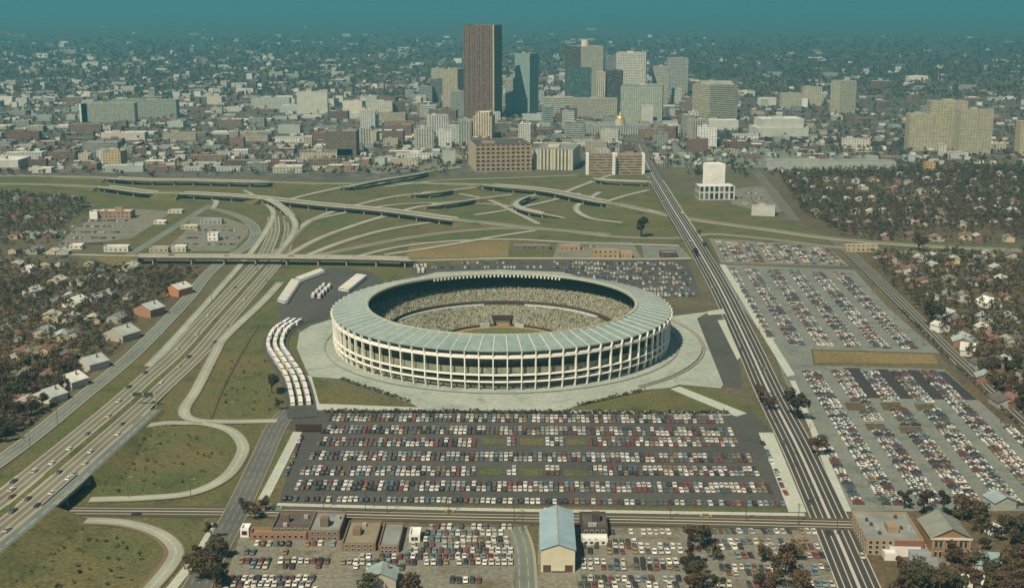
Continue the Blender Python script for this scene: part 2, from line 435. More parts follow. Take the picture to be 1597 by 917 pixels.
sheet('parking_lot', [(300, 338), (352, 340), (386, 352), (388, 365), (362, 392), (255, 392), (290, 360)], M['gravel'])
sheet('parking_lot', [(870, 379), (985, 377), (1000, 402), (862, 404)], M['gravel'])
sheet('parking_lot', [(1000, 380), (1068, 382), (1078, 402), (1004, 402)], M['lot_light'])
sheet('parking_lot', [(380, 822), (806, 822), (800, 960), (330, 960)], M['gravel'])
sheet('parking_lot', [(840, 822), (1072, 824), (1075, 960), (836, 960)], M['gravel'])
sheet('parking_lot', [(1078, 825), (1285, 826), (1322, 960), (1080, 960)], M['gravel'])
sheet('parking_lot', [(1140, 296), (1190, 290), (1220, 330), (1200, 334), (1140, 318)], M['gravel'])
sheet('parking_lot', [(1040, 222), (1420, 244), (1300, 262), (1050, 262)], M['lot_light'])
sheet('parking_lot', [(640, 240), (716, 236), (716, 262), (590, 272), (540, 262)], M['gravel'])
for q in ([(1315, 574), (1340, 574), (1376, 621), (1349, 621)], [(1361, 576), (1384, 576), (1428, 622), (1400, 622)], [(1407, 577), (1430, 577), (1474, 623), (1447, 623)], [(1455, 580), (1474, 580), (1525, 624), (1498, 624)]):
    sheet('asphalt_patch', q, M['lot_black'])
sheet('embankment', [(1268, 547), (1455, 553), (1464, 568), (1272, 566)], M['field'])
for q in ((751, 684, 786, 693), (811, 684, 848, 694), (884, 685, 913, 694), (748, 731, 784, 741), (812, 731, 846, 742), (880, 733, 915, 743)):
    sheet('grass_island', [(q[0], q[1]), (q[2], q[1]), (q[2], q[3]), (q[0], q[3])], M['grass'])
for q in ((1316, 628, 1345, 640), (1372, 628, 1403, 640), (1425, 630, 1455, 640), (1348, 661, 1378, 671), (1400, 666, 1436, 676)):
    sheet('grass_island', [(q[0], q[1]), (q[2], q[1]), (q[2] + 6, q[3]), (q[0] + 6, q[3])], M['scrub'])

# stadium plaza and walks
sheet('plaza', [(522, 497), (485, 508), (467, 519), (463, 543), (470, 560), (477, 577), (484, 588), (530, 591), (590, 611), (640, 629), (662, 641), (880, 641), (896, 634), (1008, 608), (1045, 605), (1059, 600), (1124, 606), (1128, 600),
                (1087, 497), (1108, 486), (1045, 494), (1000, 462), (880, 425), (781, 421), (680, 425), (580, 452)], M['concrete'])
sheet('walkway', [(1119, 500), (1131, 499), (1156, 556), (1150, 562)], M['walk'])
sheet('walkway', [(1103, 486), (1128, 482), (1132, 490), (1104, 492)], M['walk'])
sheet('walkway', [(1183, 675), (1206, 675), (1258, 799), (1230, 799)], M['walk'])
sheet('walkway', [(1045, 607), (1060, 603), (1165, 645), (1148, 650)], M['walk'])
sheet('walkway', [(478, 585), (486, 588), (498, 630), (660, 636), (660, 641), (478, 640), (484, 620)], M['walk'])
sheet('walkway', [(880, 640), (1140, 643), (1140, 648), (880, 645)], M['walk'])
sheet('walkway', [(1232, 594), (1240, 594), (1328, 798), (1314, 798)], M['walk'])
sheet('walkway', [(1122, 413), (1131, 413), (1240, 585), (1228, 588)], M['walk'])
road('walkway', [(432, 787), (700, 794), (1000, 799), (1255, 803)], 3.6, M['walk'])
road('walkway', [(464, 674), (440, 722), (410, 780)], 5.0, M['walk'])
road('walkway', [(338, 816), (308, 866), (258, 930)], 4.5, M['walk'])

# streets
road('avenue', [(996, 225), (1006, 250), (1018, 274, 1.5), (1028, 290, 5.0, 1), (1050, 327, 6.0, 1), (1072, 362, 5.0, 1), (1095, 400, 1), (1126, 455), (1167, 540), (1199, 610), (1245, 700), (1290, 800), (1312, 850), (1350, 940)], 17.5, M['avenue'],
     bridge='wide avenue bridge crossing the freeway below the white hotel block', parapet=1.1)
road('street', [(60, 797), (140, 797), (380, 799), (700, 806), (1000, 811), (1310, 818), (1360, 819)], 13.5, M['georgia'])
road('street', [(452, 640), (432, 664), (406, 720), (372, 792), (342, 848), (300, 930)], 12.0, M['plain_street'])
road('street', [(1296, 372), (1330, 400), (1400, 468), (1470, 540), (1535, 602), (1597, 660), (1680, 735)], 11.0, M['street'])
road('street', [(1178, 268), (1205, 300), (1240, 345)], 10.0, M['street'])
road('street', [(1250, 275), (1300, 318), (1350, 370)], 8.0, M['street'])
road('street', [(1370, 270), (1440, 318), (1520, 372)], 8.0, M['street'])
road('street', [(327, 320), (217, 389), (170, 413), (90, 462), (20, 503), (-40, 536)], 9.0, M['service'])
road('street', [(806, 822), (818, 860), (822, 930)], 9.0, M['service'])
road('street', [(1420, 412), (1500, 470), (1597, 530)], 8.0, M['street'])
for q in ([(-50, 215), (300, 232), (640, 228), (1000, 225)], [(-50, 190), (320, 200), (700, 196), (900, 192)], [(0, 246), (300, 250), (600, 254)], [(1040, 210), (1300, 232), (1620, 250)], [(100, 270), (170, 225), (230, 175), (260, 150)], [(330, 275), (370, 230), (420, 180), (440, 155)],
          [(560, 270), (590, 220), (625, 180), (640, 160)], [(840, 262), (850, 225), (860, 195)], [(1036, 262), (1035, 220), (1034, 175), (1030, 150)], [(0, 300), (60, 310), (150, 322)], [(0, 165), (250, 160), (500, 158)]):
    road('street', q, 11.0, M['street'])
# freeway
med = [(-170, 938, 5.0), (-60, 850, 5.0), (0, 803, 5.0), (30, 779, 5.0, 1), (66, 749, 5.0, 1), (88, 730, 4.4), (140, 686, 2.4), (195, 639, .8), (245, 594), (293, 550), (337, 500), (400, 430), (422, 404), (432, 385), (440, 360), (438, 338)]
CM, _, _, NM = road('grass_median', med, 5.0, M['grass'], bridge='grassy middle strip of the freeway overpass above the cross street', parapet=0.0)
road('freeway', med, 12.4, M['motorway'], bridge='freeway overpass carrying lanes over the cross street, left lanes', offset=-8.4, embank=False, parapet=0.0)
road('freeway', med, 12.0, M['motorway'], bridge='freeway overpass carrying lanes over the cross street, middle lanes', offset=8.2, embank=False, parapet=0.0)
acc = [(-170, 938, 5.0), (-60, 850, 5.0), (0, 803, 5.0), (30, 779, 5.0, 1), (66, 749, 5.0, 1), (88, 730, 4.4), (140, 686, 2.4), (195, 639, .8)]
road('acceleration_lane', acc, 6.4, M['ramp_dark'], bridge='freeway overpass side lane with dark girder above the cross street', offset=17.6, slope=3.2)
road('service_road', [(-70, 768), (35, 694), (125, 622), (211, 550), (289, 470), (322, 430), (352, 404), (385, 385), (399, 364), (386, 345), (355, 332), (327, 325)], 11.0, M['service'])
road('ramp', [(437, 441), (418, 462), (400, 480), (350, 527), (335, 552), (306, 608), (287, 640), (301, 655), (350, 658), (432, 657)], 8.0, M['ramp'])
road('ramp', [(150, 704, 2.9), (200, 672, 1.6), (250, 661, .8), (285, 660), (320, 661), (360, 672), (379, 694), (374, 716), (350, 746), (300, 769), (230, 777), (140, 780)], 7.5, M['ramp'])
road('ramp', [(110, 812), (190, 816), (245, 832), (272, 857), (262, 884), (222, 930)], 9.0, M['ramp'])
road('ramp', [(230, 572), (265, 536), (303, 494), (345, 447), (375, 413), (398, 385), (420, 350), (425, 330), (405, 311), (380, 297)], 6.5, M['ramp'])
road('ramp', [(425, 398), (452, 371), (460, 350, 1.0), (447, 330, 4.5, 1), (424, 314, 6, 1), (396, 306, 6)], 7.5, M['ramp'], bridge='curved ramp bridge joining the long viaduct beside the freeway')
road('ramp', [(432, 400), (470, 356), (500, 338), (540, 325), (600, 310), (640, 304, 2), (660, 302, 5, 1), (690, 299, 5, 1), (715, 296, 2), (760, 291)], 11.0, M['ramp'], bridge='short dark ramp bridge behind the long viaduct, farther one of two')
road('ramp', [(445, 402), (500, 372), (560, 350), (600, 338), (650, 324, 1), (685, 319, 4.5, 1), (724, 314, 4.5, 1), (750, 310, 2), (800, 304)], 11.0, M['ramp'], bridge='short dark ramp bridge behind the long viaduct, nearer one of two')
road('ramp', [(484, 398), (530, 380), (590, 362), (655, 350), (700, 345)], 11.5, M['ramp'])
road('freeway', [(470, 404), (560, 386), (640, 371), (720, 361), (790, 357), (870, 360), (960, 370), (1060, 372), (1112, 366), (1200, 374), (1300, 386), (1450, 396), (1620, 406)], 12.0, M['motorway'])
road('freeway', [(540, 405), (620, 386), (700, 377), (794, 374), (900, 379), (1060, 384)], 9.0, M['ramp'])
road('freeway', [(-60, 275), (60, 275), (150, 277, 2), (190, 279, 6, 1), (240, 281, 6, 1), (295, 281, 6, 1), (322, 282, 6, 1), (360, 283, 6, 1), (405, 284, 6, 1), (450, 285, 3), (520, 287), (640, 286), (740, 288, 2), (775, 290, 6, 1), (850, 297, 6, 1), (925, 312, 6, 1), (970, 320, 2), (1010, 329), (1075, 342), (1190, 358), (1300, 373), (1450, 385), (1620, 392)], 16.0, M['motorway'],
     bridge=['long freeway bridge over a street at the left, behind the viaduct', 'curving freeway bridge on tall piers left of the avenue'])
road('freeway', [(-60, 287), (60, 288), (140, 291, 2), (175, 293, 6, 1), (228, 300, 6, 1), (262, 301, 6), (300, 302, 6, 1), (340, 304, 6, 1), (375, 306, 6, 1), (410, 309, 6, 1), (500, 319, 6, 1), (600, 328, 6, 1), (690, 340, 6, 1), (730, 345, 4), (760, 348, 2), (830, 356), (950, 367)], 15.0, M['motorway'],
     bridge='longest viaduct on piers slanting across the middle of the junction')
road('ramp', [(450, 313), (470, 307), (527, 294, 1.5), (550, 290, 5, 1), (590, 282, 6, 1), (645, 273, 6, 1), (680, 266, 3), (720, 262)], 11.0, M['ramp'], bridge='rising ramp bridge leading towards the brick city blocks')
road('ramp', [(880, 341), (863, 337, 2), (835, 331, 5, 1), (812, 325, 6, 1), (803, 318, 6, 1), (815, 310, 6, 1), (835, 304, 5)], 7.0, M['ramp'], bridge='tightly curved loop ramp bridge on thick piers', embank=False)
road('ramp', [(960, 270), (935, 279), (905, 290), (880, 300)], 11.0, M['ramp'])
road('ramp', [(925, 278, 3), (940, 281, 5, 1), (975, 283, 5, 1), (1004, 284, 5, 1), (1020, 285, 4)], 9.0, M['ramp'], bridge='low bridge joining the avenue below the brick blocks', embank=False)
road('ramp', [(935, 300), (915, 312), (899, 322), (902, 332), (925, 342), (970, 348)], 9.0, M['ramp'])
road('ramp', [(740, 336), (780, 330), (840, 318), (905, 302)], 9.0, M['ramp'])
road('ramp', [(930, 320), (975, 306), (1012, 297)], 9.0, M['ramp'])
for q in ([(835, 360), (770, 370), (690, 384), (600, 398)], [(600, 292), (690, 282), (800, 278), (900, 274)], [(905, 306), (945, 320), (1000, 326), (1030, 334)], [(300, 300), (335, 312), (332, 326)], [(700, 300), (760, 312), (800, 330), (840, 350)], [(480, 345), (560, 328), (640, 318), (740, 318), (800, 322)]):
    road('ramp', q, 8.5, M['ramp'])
road('ditch', [(402, 508), (372, 560), (348, 606), (328, 655)], 1.3, M['scrub'])
# the street bridge in front of the junction
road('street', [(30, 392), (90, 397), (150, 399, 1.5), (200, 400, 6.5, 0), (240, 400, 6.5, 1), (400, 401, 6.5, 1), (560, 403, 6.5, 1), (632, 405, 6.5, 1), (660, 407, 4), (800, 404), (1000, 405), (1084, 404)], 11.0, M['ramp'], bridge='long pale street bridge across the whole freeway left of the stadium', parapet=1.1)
build_bridges()

# ------------------------------------------------------------------ stadium
def lathe(b, prof, n, m=0, closed=False, a0=0.0, a1=2 * math.pi, colf=None):
    for k in range(n):
        t0, t1 = a0 + (a1 - a0) * k / n, a0 + (a1 - a0) * (k + 1) / n
        for (r0, z0), (r1, z1) in zip(prof[:-1], prof[1:]):
            b.face([(r0 * math.cos(t0), r0 * math.sin(t0), z0), (r0 * math.cos(t1), r0 * math.sin(t1), z0), (r1 * math.cos(t1), r1 * math.sin(t1), z1), (r1 * math.cos(t0), r1 * math.sin(t0), z1)], m,
                   [(t0 * r0, 0), (t1 * r0, 0), (t1 * r1, 1), (t0 * r1, 1)])
SX, SY = -7.1, 858.5
NCOL = 84
def stadium():
    t = empty('stadium', (SX, SY, 0)); tag(t, 'round concrete stadium with pale ribbed roof ring and white columns', 'stadium')
    white = m_plain('white_concrete', (.78, .76, .66), .7, .12, .2)
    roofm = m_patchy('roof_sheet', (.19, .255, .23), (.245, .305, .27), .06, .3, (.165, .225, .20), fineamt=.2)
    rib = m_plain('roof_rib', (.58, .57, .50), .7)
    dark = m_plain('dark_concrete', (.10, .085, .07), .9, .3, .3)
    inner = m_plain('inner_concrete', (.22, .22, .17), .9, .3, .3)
    seat = m_patchy('seating', (.20, .21, .14), (.25, .24, .16), .08, 1.2, (.15, .19, .16), fineamt=.7)
    # roof ring: a thin sloping canopy, higher at the inner lip, with raised ribs
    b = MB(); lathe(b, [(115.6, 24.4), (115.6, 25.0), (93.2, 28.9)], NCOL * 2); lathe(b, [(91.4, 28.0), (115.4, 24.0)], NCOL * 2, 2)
    for k in range(NCOL):
        a = 2 * math.pi * (k + .5) / NCOL
        f = lambda r, z: (r * math.cos(a), r * math.sin(a), z)
        b.beam(f(115.8, 24.98), f(93.2, 29.0), .45, .4, 1)
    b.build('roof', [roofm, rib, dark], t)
    b = MB(); lathe(b, [(93.3, 28.8), (93.3, 29.5), (92.3, 29.7), (91.2, 29.3), (91.2, 27.9)], NCOL * 2); b.build('roof_lip', m_plain('roof_lip', (.34, .36, .27), .8), t)
    # white facade: columns that run from the ground to the roof edge, three ring beams
    for (r, z0, z1, d) in ((115.3, 20.2, 21.9, 1.3), (115.0, 9.4, 10.2, 1.0), (114.8, 5.1, 5.8, 1.0)):
        b = MB(); lathe(b, [(r - d, z0), (r + .5, z0), (r + .5, z1), (r - d, z1), (r - d, z0)], NCOL * 2); b.build('ring_beam', white, t)
    cmesh = MB()
    for (x0, z0, wd0, x1, z1, wd1) in ((113.6, -.2, .5, 114.9, 6, .62), (114.9, 6, .62, 115.2, 21, .70), (115.2, 21, .70, 116.4, 24.9, .55)):
        q0 = [(x0 - .9, -wd0 / 2), (x0 + .7, -wd0 / 2), (x0 + .7, wd0 / 2), (x0 - .9, wd0 / 2)]
        q1 = [(x1 - .9, -wd1 / 2), (x1 + .7, -wd1 / 2), (x1 + .7, wd1 / 2), (x1 - .9, wd1 / 2)]
        for k in range(4):
            j = (k + 1) % 4; cmesh.face([(*q0[k], z0), (*q0[j], z0), (*q1[j], z1), (*q1[k], z1)])
    me = cmesh.mesh('column', white)
    for k in range(NCOL):
        o = bpy.data.objects.new('column', me); COL.objects.link(o); o.parent = t; o.rotation_euler = (0, 0, 2 * math.pi * (k + .5) / NCOL)
    # concourse floors, raking deck undersides and back walls seen between the columns
    b = MB()
    for z in (5.3, 9.6): lathe(b, [(96, z - .3), (112.2, z - .3), (112.2, z + .25), (96, z + .25)], NCOL)
    lathe(b, [(111.8, 9.9), (111.8, 13.6), (111.4, 13.6), (111.4, 9.9)], NCOL); lathe(b, [(111.9, 5.56), (111.9, 6.6), (111.6, 6.6)], NCOL)
    b.build('concourse', m_plain('concourse_concrete', (.21, .22, .15), .9, .35, .25), t)
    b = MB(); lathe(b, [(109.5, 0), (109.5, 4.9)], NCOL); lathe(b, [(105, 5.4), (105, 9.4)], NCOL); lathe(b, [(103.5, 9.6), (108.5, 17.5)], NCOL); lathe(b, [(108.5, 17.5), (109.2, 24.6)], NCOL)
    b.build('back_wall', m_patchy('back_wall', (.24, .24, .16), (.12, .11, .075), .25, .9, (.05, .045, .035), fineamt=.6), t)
    # upper deck
    b = MB(); rows = 14; prof = []
    for i in range(rows):
        r0 = 80 + i * 1.55; z0 = 10.0 + i * .50; prof += [(r0, z0), (r0 + 1.55, z0)]
    lathe(b, prof, 120); b.build('upper_deck', seat, t)
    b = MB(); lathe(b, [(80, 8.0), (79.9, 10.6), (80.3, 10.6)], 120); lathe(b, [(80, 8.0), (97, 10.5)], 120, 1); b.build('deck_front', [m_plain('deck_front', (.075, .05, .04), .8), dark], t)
    b = MB(); lathe(b, [(101.6, 16.9), (103.2, 19.6), (108.3, 24.8)], 120); b.build('upper_wall', m_patchy('upper_wall', (.085, .06, .045), (.06, .045, .035), .2, .8), t)  # back wall under the canopy; the roof's shade is painted into its dark colour
    # lower bowl with a square notch at the centre of the outfield
    b = MB(); rows = 24; nseg = 144
    def notch(th): return abs(((th - math.pi / 2 + math.pi) % (2 * math.pi)) - math.pi) < math.radians(8.5)
    for k in range(nseg):
        a0, a1 = 2 * math.pi * k / nseg, 2 * math.pi * (k + 1) / nseg
        pr = []
        for i in range(rows):
            r0 = 43 + i * 1.75; z0 = 1.2 + i * .29
            if notch((a0 + a1) / 2) and r0 < 57.5: continue
            pr += [(r0, z0), (r0 + 1.75, z0)]
        lathe(b, pr, 1, 0, a0=a0, a1=a1)
    b.build('lower_deck', seat, t)
    b = MB()
    for k in range(nseg):
        a0, a1 = 2 * math.pi * k / nseg, 2 * math.pi * (k + 1) / nseg
        nn = notch((a0 + a1) / 2); r = 58.6 if nn else 43
        lathe(b, [(r, 0), (r, 4.6 if nn else 1.9), (r + .35, 4.6 if nn else 1.9)], 1, 0, a0=a0, a1=a1)
        if nn != notch(a0 - .5 * (a1 - a0)) or nn != notch(a1 + .5 * (a1 - a0)):
            a = a0 if nn != notch(a0 - .5 * (a1 - a0)) else a1
            if nn: b.beam((43 * math.cos(a), 43 * math.sin(a), 2), (58.6 * math.cos(a), 58.6 * math.sin(a), 2.4), .4, 4.4)
    b.build('outfield_wall', m_plain('outfield_wall', (.055, .04, .035), .8), t)
    b = MB(); lathe(b, [(78.6, 6.9), (78.6, 8.0), (79.6, 8.3), (83, 8.3)], 30, a0=math.radians(30), a1=math.radians(78)); b.build('concourse_rail', m_plain('walkway_rail', (.42, .45, .40), .7), t); b = MB(); lathe(b, [(78.6, 6.9), (78.6, 8.0), (79.6, 8.3), (83, 8.3)], 36, a0=math.radians(100), a1=math.radians(158))
    b.build('concourse_rail', m_plain('walkway_rail', (.42, .45, .40), .7), t)
    b = MB(); b.poly([(64.0 * math.cos(2 * math.pi * k / 72), 64.0 * math.sin(2 * math.pi * k / 72), .30) for k in range(72)])
    b.build('playing_field', m_patchy('playing_field', (.10, .13, .06), (.12, .14, .065), .05, .6), t)
    b = MB()
    for k in range(72):
        a0, a1 = 2 * math.pi * k / 72, 2 * math.pi * (k + 1) / 72
        lathe(b, [(38.5, .34), (42.9, .34)], 1, a0=a0, a1=a1)
    b.poly([(x, y, .345) for x, y in ((-5, 45), (5, 45), (5, 51), (-5, 51))])
    b.build('warning_track', m_plain('warning_track', (.33, .19, .09), .9), t)
    for s in (-1, 1):
        b = MB(); b.box(-3.4, 3.4, -1, 1, 0.3, 2.6); o = b.build('bullpen_shelter', m_plain('shelter', (.36, .40, .36), .7), t); o.location = (s * 12.5, 40.6, 0); o.rotation_euler = (0, 0, -s * .3)
    # light banks on the inner lip of the far side
    lm = m_plain('light_bank', (.75, .72, .62), .5); lb = MB(); lb.box(-.6, .6, -.3, .3, 1.1, 2.5); lb.beam((-.6, 0, 2.7), (-.6, .3, 3.9), .15, .15); lb.beam((.6, 0, 2.7), (.6, .3, 3.9), .15, .15)
    lme = lb.mesh('light_bank', lm)
    for k in range(34):
        a = math.radians(62 + k * 62 / 33) if k < 34 else 0
        o = bpy.data.objects.new('light_bank', lme); COL.objects.link(o); o.parent = t
        o.location = (90.7 * math.cos(a), 90.7 * math.sin(a), 25.3); o.rotation_euler = (0, 0, a - math.pi / 2)
    return t
stadium()
def plaza_wall():
    b = MB(); lathe(b, [(136.6, 0), (136.6, 1.3), (137.2, 1.3), (137.2, 0)], 40, a0=math.radians(-52), a1=math.radians(28)); o = b.build('plaza_wall', m_plain('plaza_wall', (.30, .28, .22), .85)); o.location = (SX, SY, 0)
    tag(o, 'low curved wall round the right side of the stadium plaza', 'wall')
    b = MB(); lathe(b, [(121, .0), (122.2, .0)], 160); o = b.build('paving_band', m_plain('paving_band', (.24, .26, .22), .9)); o.location = (SX, SY, layer() + .25); tag(o, kind='structure')
    b = MB(); lathe(b, [(137.6, .0), (139.4, .0)], 50, a0=math.radians(-52), a1=math.radians(28)); o = b.build('paving_band', m_plain('paving_ring', (.22, .22, .17), .9)); o.location = (SX, SY, layer() + .25); tag(o, kind='structure')
plaza_wall()
def crowd():
    V, C = [], []
    pal = np.array([(.55, .53, .46), (.62, .60, .48), (.36, .27, .16), (.12, .13, .11), (.26, .36, .32), (.50, .45, .22), (.40, .20, .11), (.08, .08, .06), (.38, .41, .30), (.40, .38, .24)])
    def person(r, a, z):
        s = .27; x, y = SX + r * math.cos(a), SY + r * math.sin(a); ca, sa = math.cos(a) * s, math.sin(a) * s
        h = nrg.uniform(.75, 1.05)
        q = [(x - ca - sa, y - sa + ca), (x - ca + sa, y - sa - ca), (x + ca + sa, y + sa - ca), (x + ca - sa, y + sa + ca)]
        for (i, j) in ((0, 1), (1, 2), (3, 0)): V.append([(*q[i], z), (*q[j], z), (*q[j], z + h), (*q[i], z + h)])
        V.append([(*p, z + h) for p in q])
        c = pal[nrg.integers(len(pal))] * nrg.uniform(.6, 1.1); C.extend([c * .98] * 3 + [c])
    for i in range(14):
        r = 80.8 + i * 1.55; n = int(2 * math.pi * r / 1.1)
        for k in range(n):
            a = 2 * math.pi * k / n
            if math.sin(a) < -.35 or nrg.random() < .30 or (a * 56 / (2 * math.pi)) % 1 < .13: continue
            person(r + nrg.uniform(-.2, .2), a + nrg.uniform(-.003, .003), 10.0 + i * .5)
    for i in range(24):
        r = 43.9 + i * 1.75; n = int(2 * math.pi * r / 1.1)
        for k in range(n):
            a = 2 * math.pi * k / n
            if math.sin(a) < -.45 or nrg.random() < .34 or (a * 40 / (2 * math.pi)) % 1 < .13: continue
            if abs(a - math.pi / 2) < math.radians(9.5) and r < 60: continue
            person(r + nrg.uniform(-.2, .2), a + nrg.uniform(-.003, .003), 1.2 + i * .29)
    o = quads_object('crowd', np.array(V), m_plain('clothes', None, .9, .05, 1, attr=True), np.array(C))
    tag(o, 'spectators filling the two decks of the round stadium', 'crowd', kind='stuff')
crowd()

# ------------------------------------------------------------------ buildings of the city
M['f_grid'] = m_facade('wall_window_grid', 3.6, 3.6, .55, .5)
M['f_soft'] = m_facade('wall_balconies', 5.0, 3.0, .8, .45, win=(.17, .15, .085), vary=.25)
M['f_hazeglass'] = m_facade('tower_pale_glass', 3.0, 3.8, .8, .7, win=(.17, .25, .23), vary=.1)
M['f_big'] = m_facade('wall_big_window_grid', 7.0, 5.6, .58, .5, win=(.018, .014, .012), vary=.4)
M['f_tall'] = m_facade('wall_tall_windows', 4.2, 3.8, .45, .78)
M['f_band'] = m_facade('wall_ribbon_windows', 4, 3.7, .5, .42, bands=True)
M['f_stripe'] = m_facade('wall_vertical_strips', 5.0, 400, .5, 2.0, win=(.10, .10, .085))
M['f_small'] = m_facade('wall_small_windows', 4.5, 4.0, .34, .42)
M['f_brown'] = m_facade('tower_wall_brown', 3.4, 3.9, .6, .62, win=(.035, .022, .018))
M['f_glass'] = m_facade('tower_glass', 3.0, 3.8, .86, .80, win=(.06, .11, .11), vary=.35)
M['f_blank'] = m_plain('blank_wall', None, .85, .16, .08, objcol=True)
M['f_arch'] = m_facade('wall_arcade', 6.0, 9.0, .62, .8)
M['roof_grey'] = m_plain('roof_gravel', (.20, .215, .19), .95, .3, .1)
M['roof_dark'] = m_plain('roof_tar', (.085, .075, .065), .9, .3, .1)
M['roof_white'] = m_plain('roof_white', (.62, .63, .56), .8, .12, .1)
M['roof_tint'] = m_plain('roof_tinted', None, .85, .2, .15, objcol=True)
M['metal_grey'] = m_plain('vent_metal', (.32, .32, .28), .6)
M['glass'] = m_plain('window_glass', (.03, .035, .04), .15, .1, 1, spec=.5)
USED = []          # footprints (x, y, radius) of what already stands
def free(x, y, r): return all((x - a) ** 2 + (y - c) ** 2 > (r + q) ** 2 for a, c, q in USED)

def block(name, label, cat, loc, rz, W, D, H, wall, col, roof='roof_grey', group=None, parapet=.9, kit=1, steps=(), base=None, roofcol=None):
    """a flat-roofed building: walls with a parapet, roof, roof house, vents; steps = set-backs (inset, from height)"""
    t = empty(name, loc, rz); tag(t, label, cat, group)
    def prism(x0, x1, y0, y1, z0, z1):
        b = MB(); b.box(x0, x1, y0, y1, z0, z1); b.f.pop(); b.m.pop(); b.uv.pop(); b.c.pop()
        th = .5
        q = [(x0, y0), (x1, y0), (x1, y1), (x0, y1)]; qi = [(x0 + th, y0 + th), (x1 - th, y0 + th), (x1 - th, y1 - th), (x0 + th, y1 - th)]
        for k in range(4):
            j = (k + 1) % 4
            b.face([(*q[k], z1), (*q[j], z1), (*qi[j], z1), (*qi[k], z1)]); b.face([(*qi[k], z1), (*qi[j], z1), (*qi[j], z1 - parapet), (*qi[k], z1 - parapet)][::-1])
        o = b.build('wall', M[wall], t); o.color = (*col, 1)
        r = MB(); r.face([(x, y, z1 - parapet) for x, y in qi]); ro = r.build('roof', M[roof], t)
        if roofcol: ro.color = (*roofcol, 1)
        return o, ro
    if not steps: o, ro = prism(-W / 2, W / 2, 0, D, -.3, H)
    else:
        z = -.3; ins = 0
        hs = [s[1] for s in steps] + [H]
        o, ro = prism(-W / 2, W / 2, 0, D, z, hs[0])
        for (i_, z0), z1 in zip(steps, hs[1:]): o, ro = prism(-W / 2 + i_, W / 2 - i_, i_, D - i_, z0 - parapet, z1)
        ins = steps[-1][0]; W, D0 = W - 2 * ins, D
    if kit and W > 9 and D > 9:
        r_ = random.Random(hash((round(loc[0]), round(loc[1]))) & 0xffff)
        b = MB(); x, y = r_.uniform(-.25, .2) * W, D * r_.uniform(.35, .6); ww, dd = W * r_.uniform(.14, .3), D * r_.uniform(.12, .28)
        b.box(x - ww / 2, x + ww / 2, y - dd / 2, y + dd / 2, H - parapet, H - parapet + r_.uniform(2.6, 4.2)); ph = b.build('roof_house', M['f_blank'], t); ph.color = (*[c * .9 for c in col], 1)
        for _ in range(2):
            b = MB(); x, y = r_.uniform(-.4, .4) * W, D * r_.uniform(.12, .9); b.box(x - .9, x + .9, y - .9, y + .9, H - parapet, H - parapet + 1.4); b.build('vent', M['metal_grey'], t)
    return t

def corner(name, label, x0, xc, x1, yt, yb, wall, col, cat='tower', ratio=1.0, roof='roof_grey', sq=None, **kw):
    """a block whose nearest corner stands at photo column xc, with walls reaching to x0 and x1"""
    c = P(xc, yb); s = F / depth(c)
    wl, wr = (xc - x0) / s, (x1 - xc) / s
    if wr <= wl:
        th = math.atan2(wr * ratio, wl); W = wl / max(.2, math.cos(th)); D = wr / max(.12, math.sin(th)); rz = th
        # front face runs from the corner to the left
        ux = Vector((math.cos(rz), math.sin(rz) * -1, 0)); 
        rz = -th
        org = c - Vector((math.cos(rz), math.sin(rz), 0)) * W / 2
        # the right hand wall runs back from the corner
        rz2 = rz
    else:
        th = math.atan2(wl * ratio, wr); W = wr / max(.2, math.cos(th)); D = wl / max(.12, math.sin(th)); rz2 = th
        org = c + Vector((math.cos(rz2), math.sin(rz2), 0)) * W / 2
    H = top_z(yt, c)
    D = min(D, 90)
    ce = org + Vector((-math.sin(rz2), math.cos(rz2), 0)) * D / 2
    USED.append((ce.x, ce.y, .5 * math.hypot(W, D) * .85))
    return block(name, label, cat, org, rz2, W, D, H, wall, col, roof, **kw), W, D, H
def front(name, label, x0, x1, yt, yb, wall, col, cat='building', D=30, rz=.0, roof='roof_grey', **kw):
    a, b_ = P(x0, yb), P(x1, yb); c = (a + b_) / 2; W = (b_ - a).length; H = top_z(yt, c)
    USED.append((c.x, c.y + D / 2, .5 * math.hypot(W, D) * .85))
    return block(name, label, cat, c, rz, W, D, H, wall, col, roof, **kw), W, D, H

# the landmark towers
t, W, D, H = corner('office_tower', 'tallest tower, dark brown slab with close vertical piers and flat top', 724, 770, 782, 39.5, 187, 'f_brown', (.19, .115, .075), ratio=1.0, kit=0)
for k in range(13):
    b = MB(); x = -W / 2 + W * k / 12; b.box(x - .55, x + .55, -.9, -.003, -.2, H - 1.5); o = b.build('pier', M['f_blank'], t); o.color = (.215, .14, .09, 1)
for k in range(8):
    b = MB(); y = D * k / 7; b.box(W / 2 + .003, W / 2 + .9, y - .55, y + .55, -.2, H - 1.5); o = b.build('pier', M['f_blank'], t); o.color = (.215, .14, .09, 1)
b = MB(); b.box(W / 2 - 1.4, W / 2 + 1.5, -1.5, 1.2, -.1, H + .3); o = b.build('corner_pier', M['f_blank'], t); o.color = (.42, .36, .27, 1)
front('stone_tower', 'narrow cream stone tower with stepped white crown before the brown tower', 738, 767, 176, 230, 'f_tall', (.56, .47, .30), 'tower', D=34, rz=-.16, roof='roof_white', steps=((3.5, 50), (6, 56)), kit=0)
corner('glass_tower', 'hazy blue-green glass tower right of the brown tower', 803, 826, 840, 84, 180, 'f_hazeglass', (.28, .34, .30), roof='roof_grey')
corner('office_building', 'cream flank of an office block half hidden by the glass tower', 788, 800, 806, 122, 176, 'f_grid', (.33, .33, .26), cat='building')
corner('office_tower', 'dark slab tower with pale right wall and round drum on top', 882, 905, 941, 73, 168, 'f_blank', (.50, .48, .36), kit=0)
